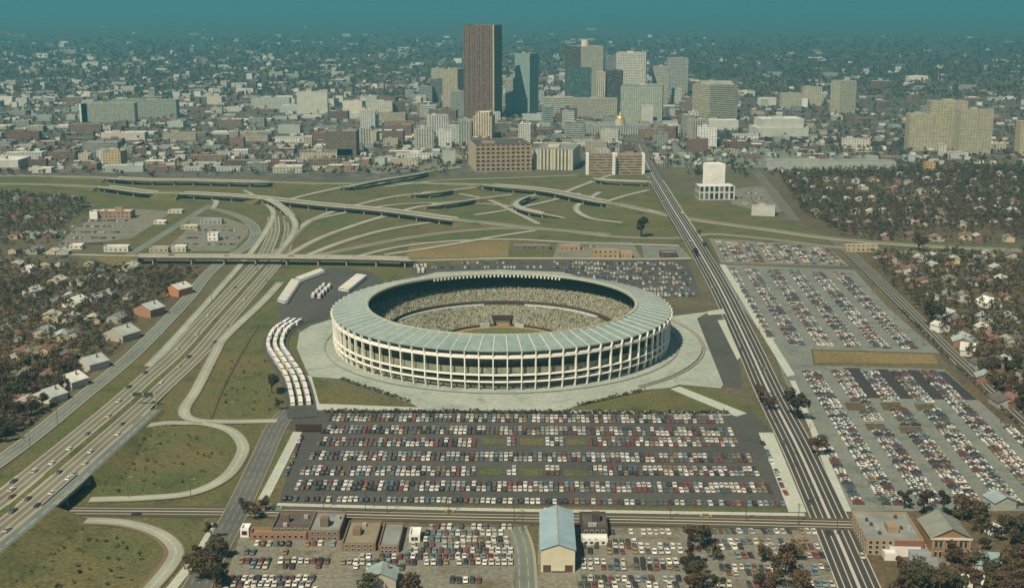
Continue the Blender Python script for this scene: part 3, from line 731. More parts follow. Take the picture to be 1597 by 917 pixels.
q = P(912, 165); H_ = top_z(73, q); dz = top_z(62, q)
t = empty('roof_drum', (0, 0, 0)); bpy.data.objects.remove(t)
tt = [o for o in COL.objects if o.get('label') == 'dark slab tower with pale right wall and round drum on top'][0]
b = MB(); b.tube((-8, 16, H_ - 1), (-8, 16, dz), 9, 9, 20); o = b.build('drum', M['f_blank'], tt); o.color = (.55, .52, .42, 1)
front('office_tower', 'dark glass slab standing before the tower with the drum', 884, 922, 106, 178, 'f_glass', (.07, .075, .065), 'tower', D=24, rz=.12)
front('office_tower', 'slim cream tower between the two dark slabs', 930, 943, 113, 178, 'f_tall', (.60, .55, .38), 'tower', D=20, rz=.05)
front('office_tower', 'small dark brown tower right of the slim cream one', 947, 971, 110, 178, 'f_band', (.10, .085, .07), 'tower', D=24, rz=.12)
corner('office_tower', 'broad pale tower with a bright blank band along its top', 960, 1006, 1012, 83, 168, 'f_grid', (.55, .54, .44))
front('office_tower', 'grey block peeping out between the drum tower and the pale tower', 944, 962, 88, 160, 'f_grid', (.24, .26, .23), 'tower', D=26)
corner('office_building', 'wide pale green office block below the broad pale tower', 968, 1032, 1041, 135, 193, 'f_grid', (.40, .43, .33), cat='building')
front('office_building', 'pale annex in front of the wide green office block', 1000, 1018, 165, 196, 'f_blank', (.46, .47, .38), D=24)
front('office_tower', 'far grey tower right of the pale towers', 1040, 1072, 91, 150, 'f_grid', (.36, .36, .31), 'tower', D=30)
front('office_building', 'pale grey block in front of the far grey tower', 1018, 1042, 104, 165, 'f_grid', (.42, .41, .34), D=26)
corner('office_block', 'big tan office block with ribbon windows right of the avenue', 1085, 1106, 1153, 134, 190, 'f_band', (.50, .46, .31), cat='building')
front('office_building', 'set back upper block behind the big tan office block', 1092, 1140, 127, 178, 'f_blank', (.44, .43, .34), D=20)
front('office_building', 'white podium below the big tan office block', 1098, 1152, 188, 203, 'f_blank', (.50, .52, .44), D=30, rz=.1, roof='roof_white')
corner('apartment_tower', 'lone slim beige tower far at the right', 1300, 1309, 1336, 127, 178, 'f_grid', (.48, .46, .32))
front('apartment_building', 'low beige block left of the lone slim tower', 1252, 1281, 136, 166, 'f_small', (.42, .40, .29), D=26)
front('apartment_building', 'beige block with white end left of the lone slim tower', 1218, 1250, 146, 170, 'f_small', (.40, .38, .28), D=24)
front('exhibition_hall', 'broad pale hall with a white roof right of the avenue', 1182, 1262, 186, 214, 'f_blank', (.46, .47, .40), D=60, rz=.12, roof='roof_white', steps=((7, 16),))
for a, lab in (((1416, 1452, 178, 236), 'left wing of the tan high-rise apartment group'), ((1447, 1504, 158, 236), 'tallest middle slab of the tan high-rise apartment group'), ((1494, 1545, 172, 241), 'right wing of the tan high-rise apartment group')):
    front('apartment_slab', lab, *a, 'f_soft', (.42, .39, .27), 'apartment block', D=22, rz=rnd.uniform(-.05, .1), roof='roof_grey')
front('apartment_slab', 'tan apartment slab cut by the right edge of the picture', 1589, 1640, 190, 242, 'f_soft', (.50, .46, .28), 'apartment block', D=22)
corner('office_building', 'brown building with a dark window grid and blank tan left end', 716, 742, 830, 227, 268, 'f_big', (.33, .24, .16), ratio=.5, cat='building', roof='roof_dark')
corner('office_building', 'cream building with vertical strips right of the brown grid building', 832, 893, 911, 234, 266, 'f_stripe', (.52, .49, .33), cat='building', ratio=.6)
for a, lab in (((916, 957, 241, 273), 'left tan block with white end walls beside the avenue'), ((960, 1003, 241, 272), 'right tan block with white end walls beside the avenue')):
    t, W, D, H = front('slab_building', lab, *a, 'f_band', (.36, .26, .15), D=18, rz=-.02)
    for s in (-1, 1):
        b = MB(); b.box(s * W / 2 - 2.0, s * W / 2 + 2.0, -1.2, D + .6, -.2, H + .5); b.build('end_wall', M['roof_white'], t)
t, W, D, H = corner('hotel_block', 'plain white box tower on a pale arcaded podium beside the avenue', 1099, 1106, 1131, 257, 302, 'f_blank', (.80, .78, .70), cat='building', roof='roof_white', kit=0)
front('podium', 'pale arcaded podium below the white box tower', 1090, 1146, 291, 312, 'f_arch', (.52, .52, .44), D=26, rz=.06, roof='roof_white', kit=0)
front('long_building', 'long low pale building cut by the motorway right of the white box tower', 1172, 1208, 322, 337, 'f_blank', (.44, .44, .38), D=12, rz=-.25, roof='roof_grey')
t, W, D, H = front('hospital_block', 'long beige slab at the far left with white end tower', 128, 211, 161, 191, 'f_grid', (.34, .36, .27), D=22)
front('hospital_block', 'narrow white stair tower at the end of the long beige slab', 125, 137, 162, 191, 'f_blank', (.62, .60, .50), D=16)
front('hospital_block', 'wide pale green slab right of the long beige slab', 172, 276, 156, 184, 'f_grid', (.32, .35, .27), D=24)
front('hospital_block', 'narrow pale tower in the middle of the wide green slab', 243, 252, 157, 182, 'f_blank', (.60, .58, .46), D=14)
front('office_building', 'bright cream block left of the middle of the city', 464, 511, 144, 178, 'f_blank', (.50, .50, .40), D=36, rz=.1)
front('office_building', 'low cream block with dark right side, left of the city centre', 535, 565, 158, 178, 'f_blank', (.56, .54, .41), D=26)
front('office_building', 'pair member, cream block right of the dark gap left of the city centre', 572, 612, 159, 177, 'f_small', (.54, .52, .41), D=26)
front('office_building', 'pale block with arched front at the left of the city', 392, 452, 153, 170, 'f_small', (.44, .45, .37), D=24, roof='roof_grey')
corner('office_building', 'beige tower with white edge just left of the brown tower', 690, 714, 724, 108, 168, 'f_grid', (.42, .38, .25), cat='building')
front('office_building', 'grey green block in front of the beige tower left of the brown tower', 703, 734, 143, 182, 'f_grid', (.30, .32, .27), D=28)
front('office_building', 'small beige block at the outer left of the downtown towers', 673, 692, 107, 150, 'f_small', (.40, .39, .29), D=22)
front('office_building', 'dark block behind the small beige block left of downtown', 671, 698, 124, 160, 'f_grid', (.16, .15, .12), D=22)
front('office_building', 'pale striped block with ribbon windows right of the glass tower', 848, 893, 152, 181, 'f_band', (.46, .46, .35), D=30, rz=-.1)
front('office_building', 'beige block below the slim cream tower', 894, 962, 154, 186, 'f_grid', (.38, .37, .27), D=30)
front('office_building', 'grey low block behind the state house', 880, 960, 193, 208, 'f_small', (.30, .32, .27), D=30)
front('office_building', 'pale block left of the cream stone tower', 694, 739, 198, 224, 'f_small', (.42, .46, .41), D=28)
front('office_building', 'white grid block left of the pale block by the stone tower', 649, 676, 199, 222, 'f_grid', (.50, .49, .38), D=26)
front('warehouse_block', 'dark block with bright roof edge left of the white grid block', 597, 629, 204, 226, 'f_small', (.17, .12, .09), D=30, roof='roof_white')
front('warehouse_block', 'brown block with pale roof band and orange front', 508, 556, 205, 243, 'f_small', (.17, .13, .09), D=40, roof='roof_grey')
front('low_store', 'low building with a bright orange front', 514, 550, 233, 243, 'f_blank', (.75, .26, .06), D=14, kit=0)
front('warehouse_block', 'long dark brick block with white roof at the left of the city', 412, 462, 252, 262, 'f_small', (.19, .09, .07), D=22, rz=.12, roof='roof_white')
front('warehouse_block', 'low long block with white roof behind the freeway', 510, 560, 258, 268, 'f_small', (.28, .22, .15), D=20, roof='roof_white')
front('warehouse_block', 'tall tan block standing alone in the left city', 160, 190, 236, 262, 'f_small', (.42, .33, .18), D=22, rz=-.15)
front('shed', 'big pale corrugated shed at the left edge behind the freeway', -40, 29, 250, 264, 'f_blank', (.46, .46, .38), D=50, roof='roof_white')
front('shed', 'pale low shed beside the freeway at the far left', 45, 80, 262, 270, 'f_blank', (.50, .49, .40), D=16, roof='roof_white')
front('warehouse_block', 'pale block with curved white front at the left of the city', 158, 226, 207, 219, 'f_blank', (.46, .42, .35), D=24, roof='roof_white')
front('depot', 'long low grey depot at the right behind the freeway', 1196, 1396, 252, 266, 'f_blank', (.32, .34, .29), D=26, roof='roof_grey', rz=-.03)
front('brick_block', 'small yellow brick block beside the long grey depot', 1444, 1458, 254, 270, 'f_small', (.48, .33, .12), D=14)
front('office_building', 'pale low flat block on the hill far behind the right side', 1416, 1447, 119, 130, 'f_blank', (.62, .58, .48), D=26, roof='roof_white')
tt = [o for o in COL.objects if o.get('label') == 'brown building with a dark window grid and blank tan left end'][0]
def side_panel(t, mat, col, name, z1=None):
    wl = [o for o in t.children if o.name.startswith('wall')][0]; xs = [v.co.x for v in wl.data.vertices]; ys = [v.co.y for v in wl.data.vertices]; zs = [v.co.z for v in wl.data.vertices]
    b = MB(); b.box(min(xs) - .35, min(xs) - .004, min(ys), max(ys), -.2, (z1 or max(zs))); o = b.build(name, M[mat], t); o.color = (*col, 1)
side_panel(tt, 'f_blank', (.40, .34, .22), 'blank_end')
side_panel([o for o in COL.objects if o.get('label') == 'dark slab tower with pale right wall and round drum on top'][0], 'f_band', (.10, .09, .07), 'dark_front')
# the state house with its gilded dome
t, W, D, H = front('state_house', 'domed pale stone state house with a gilded dome', 924, 1012, 196, 210, 'f_tall', (.40, .40, .32), 'state house', D=40, kit=0)
gold = m_plain('gilding', (.95, .62, .14), .25, .05, 1, spec=.6, metallic=.7)
b = MB(); b.tube((0, 20, H - 1), (0, 20, H + 9), 9, 8.4, 20); o = b.build('drum', M['f_tall'], t); o.color = (.45, .43, .34, 1)
b = MB(); lathe(b, [(8.2 * math.cos(a), 8.6 * math.sin(a)) for a in [i * math.pi / 2 / 7 for i in range(8)]], 20)
o = b.build('dome', gold, t, smooth=True); o.location = (0, 20, H + 9)
b = MB(); b.tube((0, 0, 0), (0, 0, 5), 1.3, .9, 8); o = b.build('lantern', M['roof_white'], o); o.location = (0, 0, 8.3)

# everyday city blocks, street after street
WALLS = [((.20, .12, .085), 'red brick', 'f_small'), ((.15, .095, .07), 'dark brick', 'f_small'), ((.40, .36, .25), 'tan', 'f_small'), ((.46, .45, .36), 'cream', 'f_small'), ((.30, .31, .26), 'grey', 'f_grid'), ((.52, .52, .46), 'white', 'f_small'), ((.24, .17, .11), 'brown', 'f_grid'), ((.34, .38, .33), 'pale green', 'f_blank')]
ROOFS = [('roof_grey', 'grey roof'), ('roof_dark', 'dark roof'), ('roof_white', 'white roof'), ('roof_grey', 'grey roof')]
AVX = lambda y: 1018 + (y - 274) * .47
rows = [(268, 'first'), (259, 'second'), (250, 'third'), (240, 'fourth'), (230, 'fifth'), (220, 'sixth'), (210, 'seventh'), (199, 'eighth'), (188, 'ninth'), (177, 'tenth')]
BL = []
for yb, rn in rows:
    x = -10.0; lst = []
    while x < 1620:
        c = P(x, yb + rnd.uniform(-3, 3)); s = F / depth(c); wm = rnd.choice([14, 18, 24, 30, 40, 55])
        if x > 1040: wm *= .8
        dm = rnd.uniform(12, 30); step = wm * s
        p = P(x + step / 2, yb + rnd.uniform(-3, 3)); px = x + step / 2
        skip = (yb > 262 and px > 560) or abs(px - AVX(yb)) < 20 or (px > 1040 and rnd.random() < .45) or (px > 1040 and yb > 250) or rnd.random() < .16
        x += step + rnd.uniform(2, 14) * s
        if skip or not free(p.x, p.y + dm / 2, .5 * max(wm, dm) * .9): continue
        h = rnd.choice([5, 6, 7, 9, 11, 14, 18]) * (1.15 if 600 < px < 1100 else .85)
        lst.append((p, wm, dm, h)); USED.append((p.x, p.y + dm / 2, .5 * max(wm, dm)))
    BL.append((rn, lst))
tot = sum(len(l) for _, l in BL)
for rn, lst in BL:
    for i, (p, wm, dm, h) in enumerate(lst):
        col, cn, wl = rnd.choice(WALLS); rf, rfn = rnd.choice(ROOFS); k = rnd.uniform(.8, 1.2)
        hn = 'low' if h < 7.5 else ('mid-height' if h < 13 else 'tall')
        block('city_building', f'{hn} {cn} block, {rfn}, {nth(i + 1)} from left in {rn} row past the freeway', 'building', p, rnd.choice([-.12, -.05, 0, .06, .12]), wm, dm, h, wl, tuple(c * k for c in col), rf, group='everyday city blocks beyond the freeway', kit=(h > 8 and wm > 16))
print('city blocks', tot)

def box_stuff(name, label, items, mat):
    V, C = [], []
    for (x, y, wm, dm, h, rz, wc, rc) in items:
        c, s = math.cos(rz), math.sin(rz)
        q = [(x + a * c - b_ * s, y + a * s + b_ * c) for a, b_ in ((-wm / 2, 0), (wm / 2, 0), (wm / 2, dm), (-wm / 2, dm))]
        for k in range(4):
            j = (k + 1) % 4; V.append([(*q[k], -.3), (*q[j], -.3), (*q[j], h), (*q[k], h)]); C.append(wc)
        V.append([(*p, h) for p in q]); C.append(rc)
    o = quads_object(name, np.array(V, float), mat, np.array(C, float)); return tag(o, label, kind='stuff')
M['attr'] = m_plain('far_walls', None, .9, .1, .1, attr=True)
def shade(c):
    k = rnd.uniform(.75, 1.1); return tuple(x * k for x in c)
items = []
fw = [(.55, .54, .46), (.42, .38, .28), (.20, .13, .10), (.30, .31, .27), (.62, .60, .52), (.16, .12, .09)]
fr_ = [(.22, .22, .19), (.55, .55, .48), (.10, .09, .08), (.32, .32, .28)]
for _ in range(2600):
    yb = 40 + 128 * rnd.random() ** .8; px = rnd.uniform(-60, 1660)
    if px > 1080 and rnd.random() < .72: continue
    if yb < 58 and rnd.random() < .8 or yb < 85 and rnd.random() < .5: continue
    p = P(px, yb); wm = rnd.choice([10, 12, 16, 24, 40]) * (1 + max(0, p.y - 3000) / 9000)
    if yb > 135 and not free(p.x, p.y, wm * .6): continue
    items.append((p.x, p.y, wm, rnd.uniform(10, 26), rnd.choice([4, 5, 6, 8, 12, 18]), rnd.uniform(-.4, .4), shade(rnd.choice(fw)), rnd.choice(fr_)))
for _ in range(1500):   # little sheds and back buildings among the blocks
    yb = rnd.uniform(165, 268); px = rnd.uniform(-40, 1640)
    if (yb > 258 and px > 560) or abs(px - AVX(yb)) < 16: continue
    if px > 1040 and rnd.random() < .4: continue
    p = P(px, yb); wm = rnd.choice([7, 9, 12])
    if not free(p.x, p.y, wm * .55): continue
    USED.append((p.x, p.y, wm * .5))
    items.append((p.x, p.y, wm, rnd.uniform(6, 12), rnd.choice([3.2, 4, 5]), rnd.uniform(-.3, .3), shade(rnd.choice(fw)), rnd.choice(fr_)))
mids = []
for _ in range(900):
    if len(mids) >= 42: break
    px, yb = rnd.uniform(560, 1120), rnd.uniform(158, 236); p = P(px, yb); wm = rnd.uniform(16, 34)
    if abs(px - AVX(yb)) < 22 or not free(p.x, p.y + 10, wm * .5): continue
    USED.append((p.x, p.y + 10, wm * .5)); mids.append((yb, px, p, wm))
mids.sort(reverse=True)
for r0 in range(0, len(mids), 7):
    for i, (yb, px, p, wm) in enumerate(sorted(mids[r0:r0 + 7], key=lambda q: q[1])):
        col, cn, wl = rnd.choice(WALLS[2:6] + WALLS); k = rnd.uniform(.95, 1.25); rf, rfn = rnd.choice(ROOFS)
        block('mid_rise', f'{cn} mid-rise, {rfn}, {nth(i + 1)} from left in {nth(r0 // 7 + 1)} rank of the inner city', 'building', p, rnd.choice([-.3, -.1, .1, .25]), wm, rnd.uniform(16, 26), rnd.uniform(18, 40), rnd.choice(['f_grid', 'f_small', 'f_tall', 'f_band']), tuple(c * k for c in col), rf, group='mid-rise buildings of the inner city')
box_stuff('distant_buildings', 'countless small buildings spreading hazily to the horizon behind the city', items, M['attr'])

# ------------------------------------------------------------------ cars
CARCOL = [((.66, .63, .53), 'white'), ((.68, .65, .55), 'white'), ((.52, .48, .36), 'cream'), ((.38, .38, .33), 'silver'), ((.035, .033, .03), 'black'), ((.06, .05, .045), 'black'), ((.24, .05, .03), 'red'), ((.17, .055, .04), 'maroon'),
          ((.09, .14, .17), 'blue'), ((.20, .29, .28), 'pale blue'), ((.09, .12, .075), 'green'), ((.30, .20, .08), 'tan'), ((.14, .09, .06), 'brown'), ((.13, .13, .12), 'dark grey')]
CARW = [13, 12, 11, 8, 9, 9, 6, 8, 5, 6, 5, 6, 7, 8]
M['paint'] = m_plain('car_paint', None, .35, .04, 1, spec=.5, objcol=True)
M['tyre'] = m_plain('tyre', (.02, .02, .02), .9)
M['chrome'] = m_plain('chrome', (.5, .5, .48), .25, .05, metallic=.8)
def car_mesh(L, cab0, cab1, hr, ww=1.9):
    """body with bonnet and boot, glazed cabin with a painted roof, bumpers and four wheels"""
    b = MB(); h = ww / 2
    prof = [(-L / 2, .42, .80), (-L / 2 + .25, .35, .95), (cab0 - .2, .30, .97), (cab1 + .2, .30, .97), (L / 2 - .2, .35, .86), (L / 2, .45, .74)]
    for (y0, a0, t0), (y1, a1, t1) in zip(prof[:-1], prof[1:]):
        b.face([(-h, y0, a0), (-h, y0, t0), (-h, y1, t1), (-h, y1, a1)]); b.face([(h, y0, a0), (h, y1, a1), (h, y1, t1), (h, y0, t0)]); b.face([(-h, y0, t0), (h, y0, t0), (h, y1, t1), (-h, y1, t1)])
    for y, a, t_, s in ((-L / 2, .42, .80, -1), (L / 2, .45, .74, 1)):
        q = [(-h, y, a), (h, y, a), (h, y, t_), (-h, y, t_)]; b.face(q if s < 0 else q[::-1])
        b.box(-h + .02, h - .02, y - .09 if s < 0 else y + .002, y - .002 if s < 0 else y + .09, .42, .56, 3)
    g = h - .12; r = h - .32
    c0, c1, r0, r1 = cab0, cab1, cab0 + .55, cab1 - .75
    lo = [(-g, c0, .96), (g, c0, .96), (g, c1, .96), (-g, c1, .96)]; hi = [(-r, r0, hr), (r, r0, hr), (r, r1, hr), (-r, r1, hr)]
    for k in range(4): b.face([lo[k], lo[(k + 1) % 4], hi[(k + 1) % 4], hi[k]], 1)
    b.face(hi, 0)
    for x in (-h + .1, h - .1):
        for y in (-L / 2 + 1.0, L / 2 - .95): b.tube((x - .11, y, .33), (x + .11, y, .33), .34, .34, 8, 2); b.tube((x + .11, y, .33), (x - .11, y, .33), .34, .34, 8, 2)
    return b
CARM = [car_mesh(5.3, -1.55, 1.25, 1.42).mesh('saloon_car', [M['paint'], M['glass'], M['tyre'], M['chrome']]),
        car_mesh(5.4, -2.45, 1.15, 1.46).mesh('estate_car', [M['paint'], M['glass'], M['tyre'], M['chrome']]),
        car_mesh(4.5, -1.45, .95, 1.40, 1.75).mesh('small_car', [M['paint'], M['glass'], M['tyre'], M['chrome']])]
CARN = ['saloon', 'estate car', 'small car']
cars = []     # (p, rz, row phrase, order)
def car_row(phrase, a, b, fill=.86, gap=2.75, rz=None, jit=.4, double=0.0, z=.2):
    """cars side by side between two photo spots; double = distance to a second line nose to nose"""
    A, B = P(*a), P(*b); d = B - A; L = d.length; d.normalize(); nrm = Vector((-d.y, d.x, 0)); n = int(L / gap)
    for k in range(n):
        for side in ((0,) if not double else (-.5, .5)):
            if rnd.random() > fill: continue
            p = A + d * (gap * (k + .5)) + nrm * (side * double) + nrm * rnd.uniform(-jit, jit); p.z = z
            ang = math.atan2(d.y, d.x) if rz is None else rz
            ph = phrase if not double else phrase + (', far line' if side > 0 else ', near line')
            cars.append((p, ang + (math.pi if rnd.random() < .5 else 0) + rnd.uniform(-.07, .07), ph))
# main lot: seven double rows in front of the stadium
for k, (y, xa, xb) in enumerate(((652, 512, 1128), (671, 502, 1150), (690, 495, 1158), (712, 484, 1172), (735, 470, 1190), (758, 462, 1205))):
    segs = [(xa, xb)] if k not in (2, 4) else [(xa, 747), (790, 808), (850, 880), (917, xb)]
    for s0, s1 in segs:
        car_row(f'in the {nth(k + 1)} double row of the main lot', (s0, y), (s1, y + (s1 - s0) * .006),   .965, 2.5, double=6.3)
car_row('in the last row of the main lot', (440, 779), (1228, 787), .9, 2.6)
for a, b in (((470, 682), (444, 745)), ((1186, 682), (1228, 778))): car_row('along the side of the main lot', a, b, .5, 3.2, rz=0)
# lots right of the avenue: double columns running away from the camera
av0, av1 = P(1290, 800), P(1199, 610); avd = (av1 - av0).normalized(); avn = Vector((avd.y, -avd.x, 0))
def in_poly(x, y, poly):
    r = False; j = len(poly) - 1
    for i in range(len(poly)):
        if (poly[i][1] > y) != (poly[j][1] > y) and x < (poly[j][0] - poly[i][0]) * (y - poly[i][1]) / (poly[j][1] - poly[i][1]) + poly[i][0]: r = not r
        j = i
    return r
def column_lot(phrase, poly, start, ncol, step=18.6, fill=.965, first_single=True, skip=()):
    pw = [(P(*q).x, P(*q).y) for q in poly]; o = P(*start)
    for k in range(ncol):
        for side in ((1,) if (k == 0 and first_single) else (-1, 1)):
            base = o + avn * (step * k + side * 2.9)
            for m in range(-180, 180):
                p = base + avd * (m * 2.55)
                if not in_poly(p.x, p.y, pw) or rnd.random() > fill: continue
                px, py = to_px(p)
                if any(a <= px <= c and b <= py <= d for a, b, c, d in skip): continue
                if (m // 26) % 7 == 3 and rnd.random() < .8: continue
                p = p + avn * rnd.uniform(-.3, .3); p.z = .2
                cars.append((p, math.atan2(avd.y, avd.x) + (math.pi if rnd.random() < .5 else 0) + rnd.uniform(-.04, .04), f'in column {k + 1} of {phrase}'))
L2 = [(1238, 580), (1470, 580), (1490, 594), (1605, 696), (1645, 735), (1645, 788), (1334, 788), (1298, 722)]
column_lot('the large right lot', L2, (1304, 740), 9, skip=[(1316, 626, 1350, 641), (1372, 627, 1408, 641), (1425, 628, 1460, 641), (1348, 660, 1384, 672), (1400, 665, 1442, 677)])
L1 = [(1135, 420), (1328, 427), (1380, 482), (1452, 546), (1275, 540), (1212, 540), (1155, 470)]
column_lot('the upper right lot', L1, (1166, 473), 9)
column_lot('the far right lot', [(1112, 376), (1288, 388), (1318, 414), (1128, 408)], (1125, 395), 10, 15.0, .6, False)
# lot behind the stadium
for k, y in enumerate((411, 418, 425, 433, 441, 450, 459)):
    xa = 880 + max(0, (y - 425)) * 3.6; xb = 1070 + (y - 406) * .35
    if k < 2: xa = 862
    car_row('behind the stadium', (xa, y), (xb, y + 2), .8, 2.8, double=5.6)
    if y < 425: car_row('behind the stadium', (672, y), (850, y - .5), .75, 2.9)
for y, xa, xb in ((345, 125, 200), (354, 112, 195), (363, 100, 190), (372, 95, 180), (381, 92, 160), (360, 300, 372), (372, 290, 378), (382, 270, 372), (385, 880, 940), (390, 872, 920), (302, 1150, 1186), (310, 1154, 1196), (318, 1158, 1206), (326, 1180, 1212),
                 (246, 650, 712), (252, 630, 712), (258, 600, 712), (265, 570, 690), (228, 1060, 1200), (236, 1070, 1260), (248, 1075, 1180), (256, 1080, 1190)):
    car_row('far', (xa, y), (xb, y), .62, 3.0)
# near lots along the bottom
for k, (y, xa, xb, f) in enumerate(((849, 386, 545, .8), (862, 380, 470, .25), (876, 372, 520, .85), (884, 368, 512, .7), (903, 345, 505, .9), (912, 338, 500, .85), (922, 335, 500, .8))):
    car_row(f'in {nth(k + 1)} row of the lower left lot', (xa, y), (xb, y), f, 2.75)
for k, (y, xa, xb, f) in enumerate(((823, 668, 800, .8), (832, 662, 802, .85), (842, 640, 802, .85), (851, 640, 803, .85), (860, 634, 803, .9), (869, 560, 803, .85), (878, 520, 803, .85), (886, 520, 640, .6), (906, 700, 760, .9))):
    car_row(f'in {nth(k + 1)} row of the lot left of the warehouse', (xa, y), (xb, y), f, 2.7)
for k, (y, xa, xb, f) in enumerate(((831, 950, 1062, .6), (846, 905, 1000, .85), (853, 905, 1070, .85), (861, 905, 1070, .7), (877, 905, 1068, .9), (886, 905, 1068, .85), (904, 905, 1068, .9), (914, 900, 1070, .85))):
    car_row(f'in {nth(k + 1)} row of the lot right of the warehouse', (xa, y), (xb, y), f, 2.75)
for k, (y, xa, xb, f) in enumerate(((830, 1090, 1280, .75), (846, 1085, 1282, .7), (854, 1120, 1285, .8), (868, 1125, 1290, .7), (886, 1120, 1296, .85), (894, 1120, 1300, .75), (912, 1110, 1310, .85))):
    car_row(f'in {nth(k + 1)} row of the lower right lot', (xa, y), (xb, y), f, 2.75)
drive = []
def traffic(phrase, px, n, off, z=.25):
    s = smooth([tuple(P(p[0], p[1], p[2] if len(p) > 2 else 0)) for p in px], 12)
    for k in range(n):
        i = int((k + rnd.uniform(.1, .9)) / n * (len(s) - 1)); a, b = Vector(s[i]), Vector(s[min(i + 1, len(s) - 1)]); d = (b - a).normalized(); nn = Vector((d.y, -d.x, 0)); nn.normalize()
        p = a + nn * rnd.choice(off); p.z += z + .06
        if -20 < to_px(p)[0] < 1620 and to_px(p)[1] < 925: drive.append((p, math.atan2(d.y, d.x) - math.pi / 2 + (0 if nn else 0), phrase))
traffic('on right freeway carriageway', med[:-3], 26, (4.2, 8.2, 12.2))
traffic('on left freeway carriageway', med[:-3], 22, (-4.4, -8.4, -12.4))
traffic('on the avenue', [(1018, 274, 1.5), (1028, 290, 5), (1050, 327, 6), (1072, 362, 5), (1095, 400, 1), (1126, 455), (1167, 540), (1199, 610), (1245, 700), (1290, 800), (1312, 850), (1350, 940)], 12, (-6.5, -3.5, 3.5, 6.5))
traffic('on street below main lot', [(140, 797), (380, 799), (700, 806), (1000, 811), (1310, 818)], 5, (-4.5, 4.5))
traffic('on the street bridge', [(240, 400, 6.5), (400, 401, 6.5), (632, 405, 6.5)], 4, (-2.5, 2.5))
def seen(p, m=0): x, y = to_px(p); return -m < x < 1597 + m and 0 < y < 917 + m * .4
drive = [d for d in drive if seen(d[0])]
parked = [c for c in cars if seen(c[0], 25)]
parked.sort(key=lambda c: depth(c[0]))
NEAR = 240
near, far = parked[:NEAR], parked[NEAR:]
groups = {}
for c in near: groups.setdefault(c[2], []).append(c)
def add_car(p, rz, label, group, ci=None):
    k = rnd.choices(range(3), [6, 2, 2])[0]; i = rnd.choices(range(len(CARCOL)), CARW)[0]
    col, cn = CARCOL[i]; o = bpy.data.objects.new('car', CARM[k]); COL.objects.link(o); o.location = p; o.rotation_euler = (0, 0, rz); sc_ = rnd.uniform(.93, 1.06); o.scale = (sc_, sc_ * rnd.uniform(.97, 1.04), sc_); kk = rnd.uniform(.8, 1.1); o.color = (*[c * kk for c in col], 1)
    tag(o, label.replace('CAR', f'{cn} {CARN[k]}'), 'car', group)
for ph, lst in groups.items():
    lst.sort(key=lambda c: to_px(c[0])[0])
    for i, (p, rz, _) in enumerate(lst):
        add_car(p, rz, f'CAR, {nth(i + 1)} from left {ph}'.replace('the lot ', 'lot '), 'cars parked in the lots')
dg = {}
for d in drive: dg.setdefault(d[2], []).append(d)
for ph, lst in dg.items():
    lst.sort(key=lambda c: -to_px(c[0])[1])
    for i, (p, rz, _) in enumerate(lst): add_car(p, rz, f'CAR driving {ph}, {nth(i + 1)} from bottom', 'cars driving on the roads')
print('cars', len(near), len(drive), len(far))
def far_cars():
    V, C = [], []
    pts = [(x[0], x[1]) for x in far]
    for p, rz in pts:
        c, s = math.cos(rz), math.sin(rz); L, W_ = rnd.choice([(5.3, 1.9), (5.3, 1.9), (4.5, 1.75)])
        col = np.array(CARCOL[rnd.choices(range(len(CARCOL)), CARW)[0]][0]) * rnd.uniform(.8, 1.1)
        T = lambda a, b_, z: (p.x + a * c - b_ * s, p.y + a * s + b_ * c, p.z + z)
        def frus(x0, x1, y0, y1, z0, X0, X1, Y0, Y1, z1, cs, ct):
            lo = [(x0, y0), (x1, y0), (x1, y1), (x0, y1)]; hi = [(X0, Y0), (X1, Y0), (X1, Y1), (X0, Y1)]
            for k in range(4):
                j = (k + 1) % 4; V.append([T(*lo[k], z0), T(*lo[j], z0), T(*hi[j], z1), T(*hi[k], z1)]); C.append(cs)
            V.append([T(*q, z1) for q in hi]); C.append(ct)
        h = W_ / 2; gl = np.array((.035, .04, .045))
        frus(-h, h, -L / 2, L / 2, .22, -h, h, -L / 2 + .1, L / 2 - .1, .92, col, col)
        frus(-h + .12, h - .12, -1.6, 1.2, .92, -h + .3, h - .3, -1.05, .5, 1.42, gl, col)
    o = quads_object('parked_cars', np.array(V), m_plain('far_car_paint', None, .4, .03, 1, .45, attr=True), np.array(C)); tag(o, 'hundreds of cars parked in rows in the lots round the stadium', kind='stuff')
far_cars()

# ------------------------------------------------------------------ buses
def bus_mesh():
    b = MB(); b.box(-1.25, 1.25, -5.4, 5.4, .45, 2.0, 0, bottom=True)
    lo = [(-1.25, -5.4), (1.25, -5.4), (1.25, 5.4), (-1.25, 5.4)]; hi = [(-1.1, -5.1), (1.1, -5.1), (1.1, 5.1), (-1.1, 5.1)]
    for k in range(4): j = (k + 1) % 4; b.face([(*lo[k], 2.62), (*lo[j], 2.62), (*hi[j], 3.05), (*hi[k], 3.05)], 0)
    b.face([(*q, 3.05) for q in hi], 0)
    for k in range(4): j = (k + 1) % 4; b.face([(*lo[k], 2.0), (*lo[j], 2.0), (*lo[j], 2.05), (*lo[k], 2.05)], 0)
    return b.mesh('bus', M['paint'])
BUSM = bus_mesh()
bw = MB(); bw.box(-1.22, 1.22, -5.36, 5.36, 2.05, 2.62); BUSW = bw.mesh('window_band', M['glass'])
bk = MB()
bk.tube((-.13, 0, 0), (.13, 0, 0), .5, .5, 10); bk.tube((.13, 0, 0), (-.13, 0, 0), .5, .5, 10); BUSK = bk.mesh('wheel', M['tyre'])
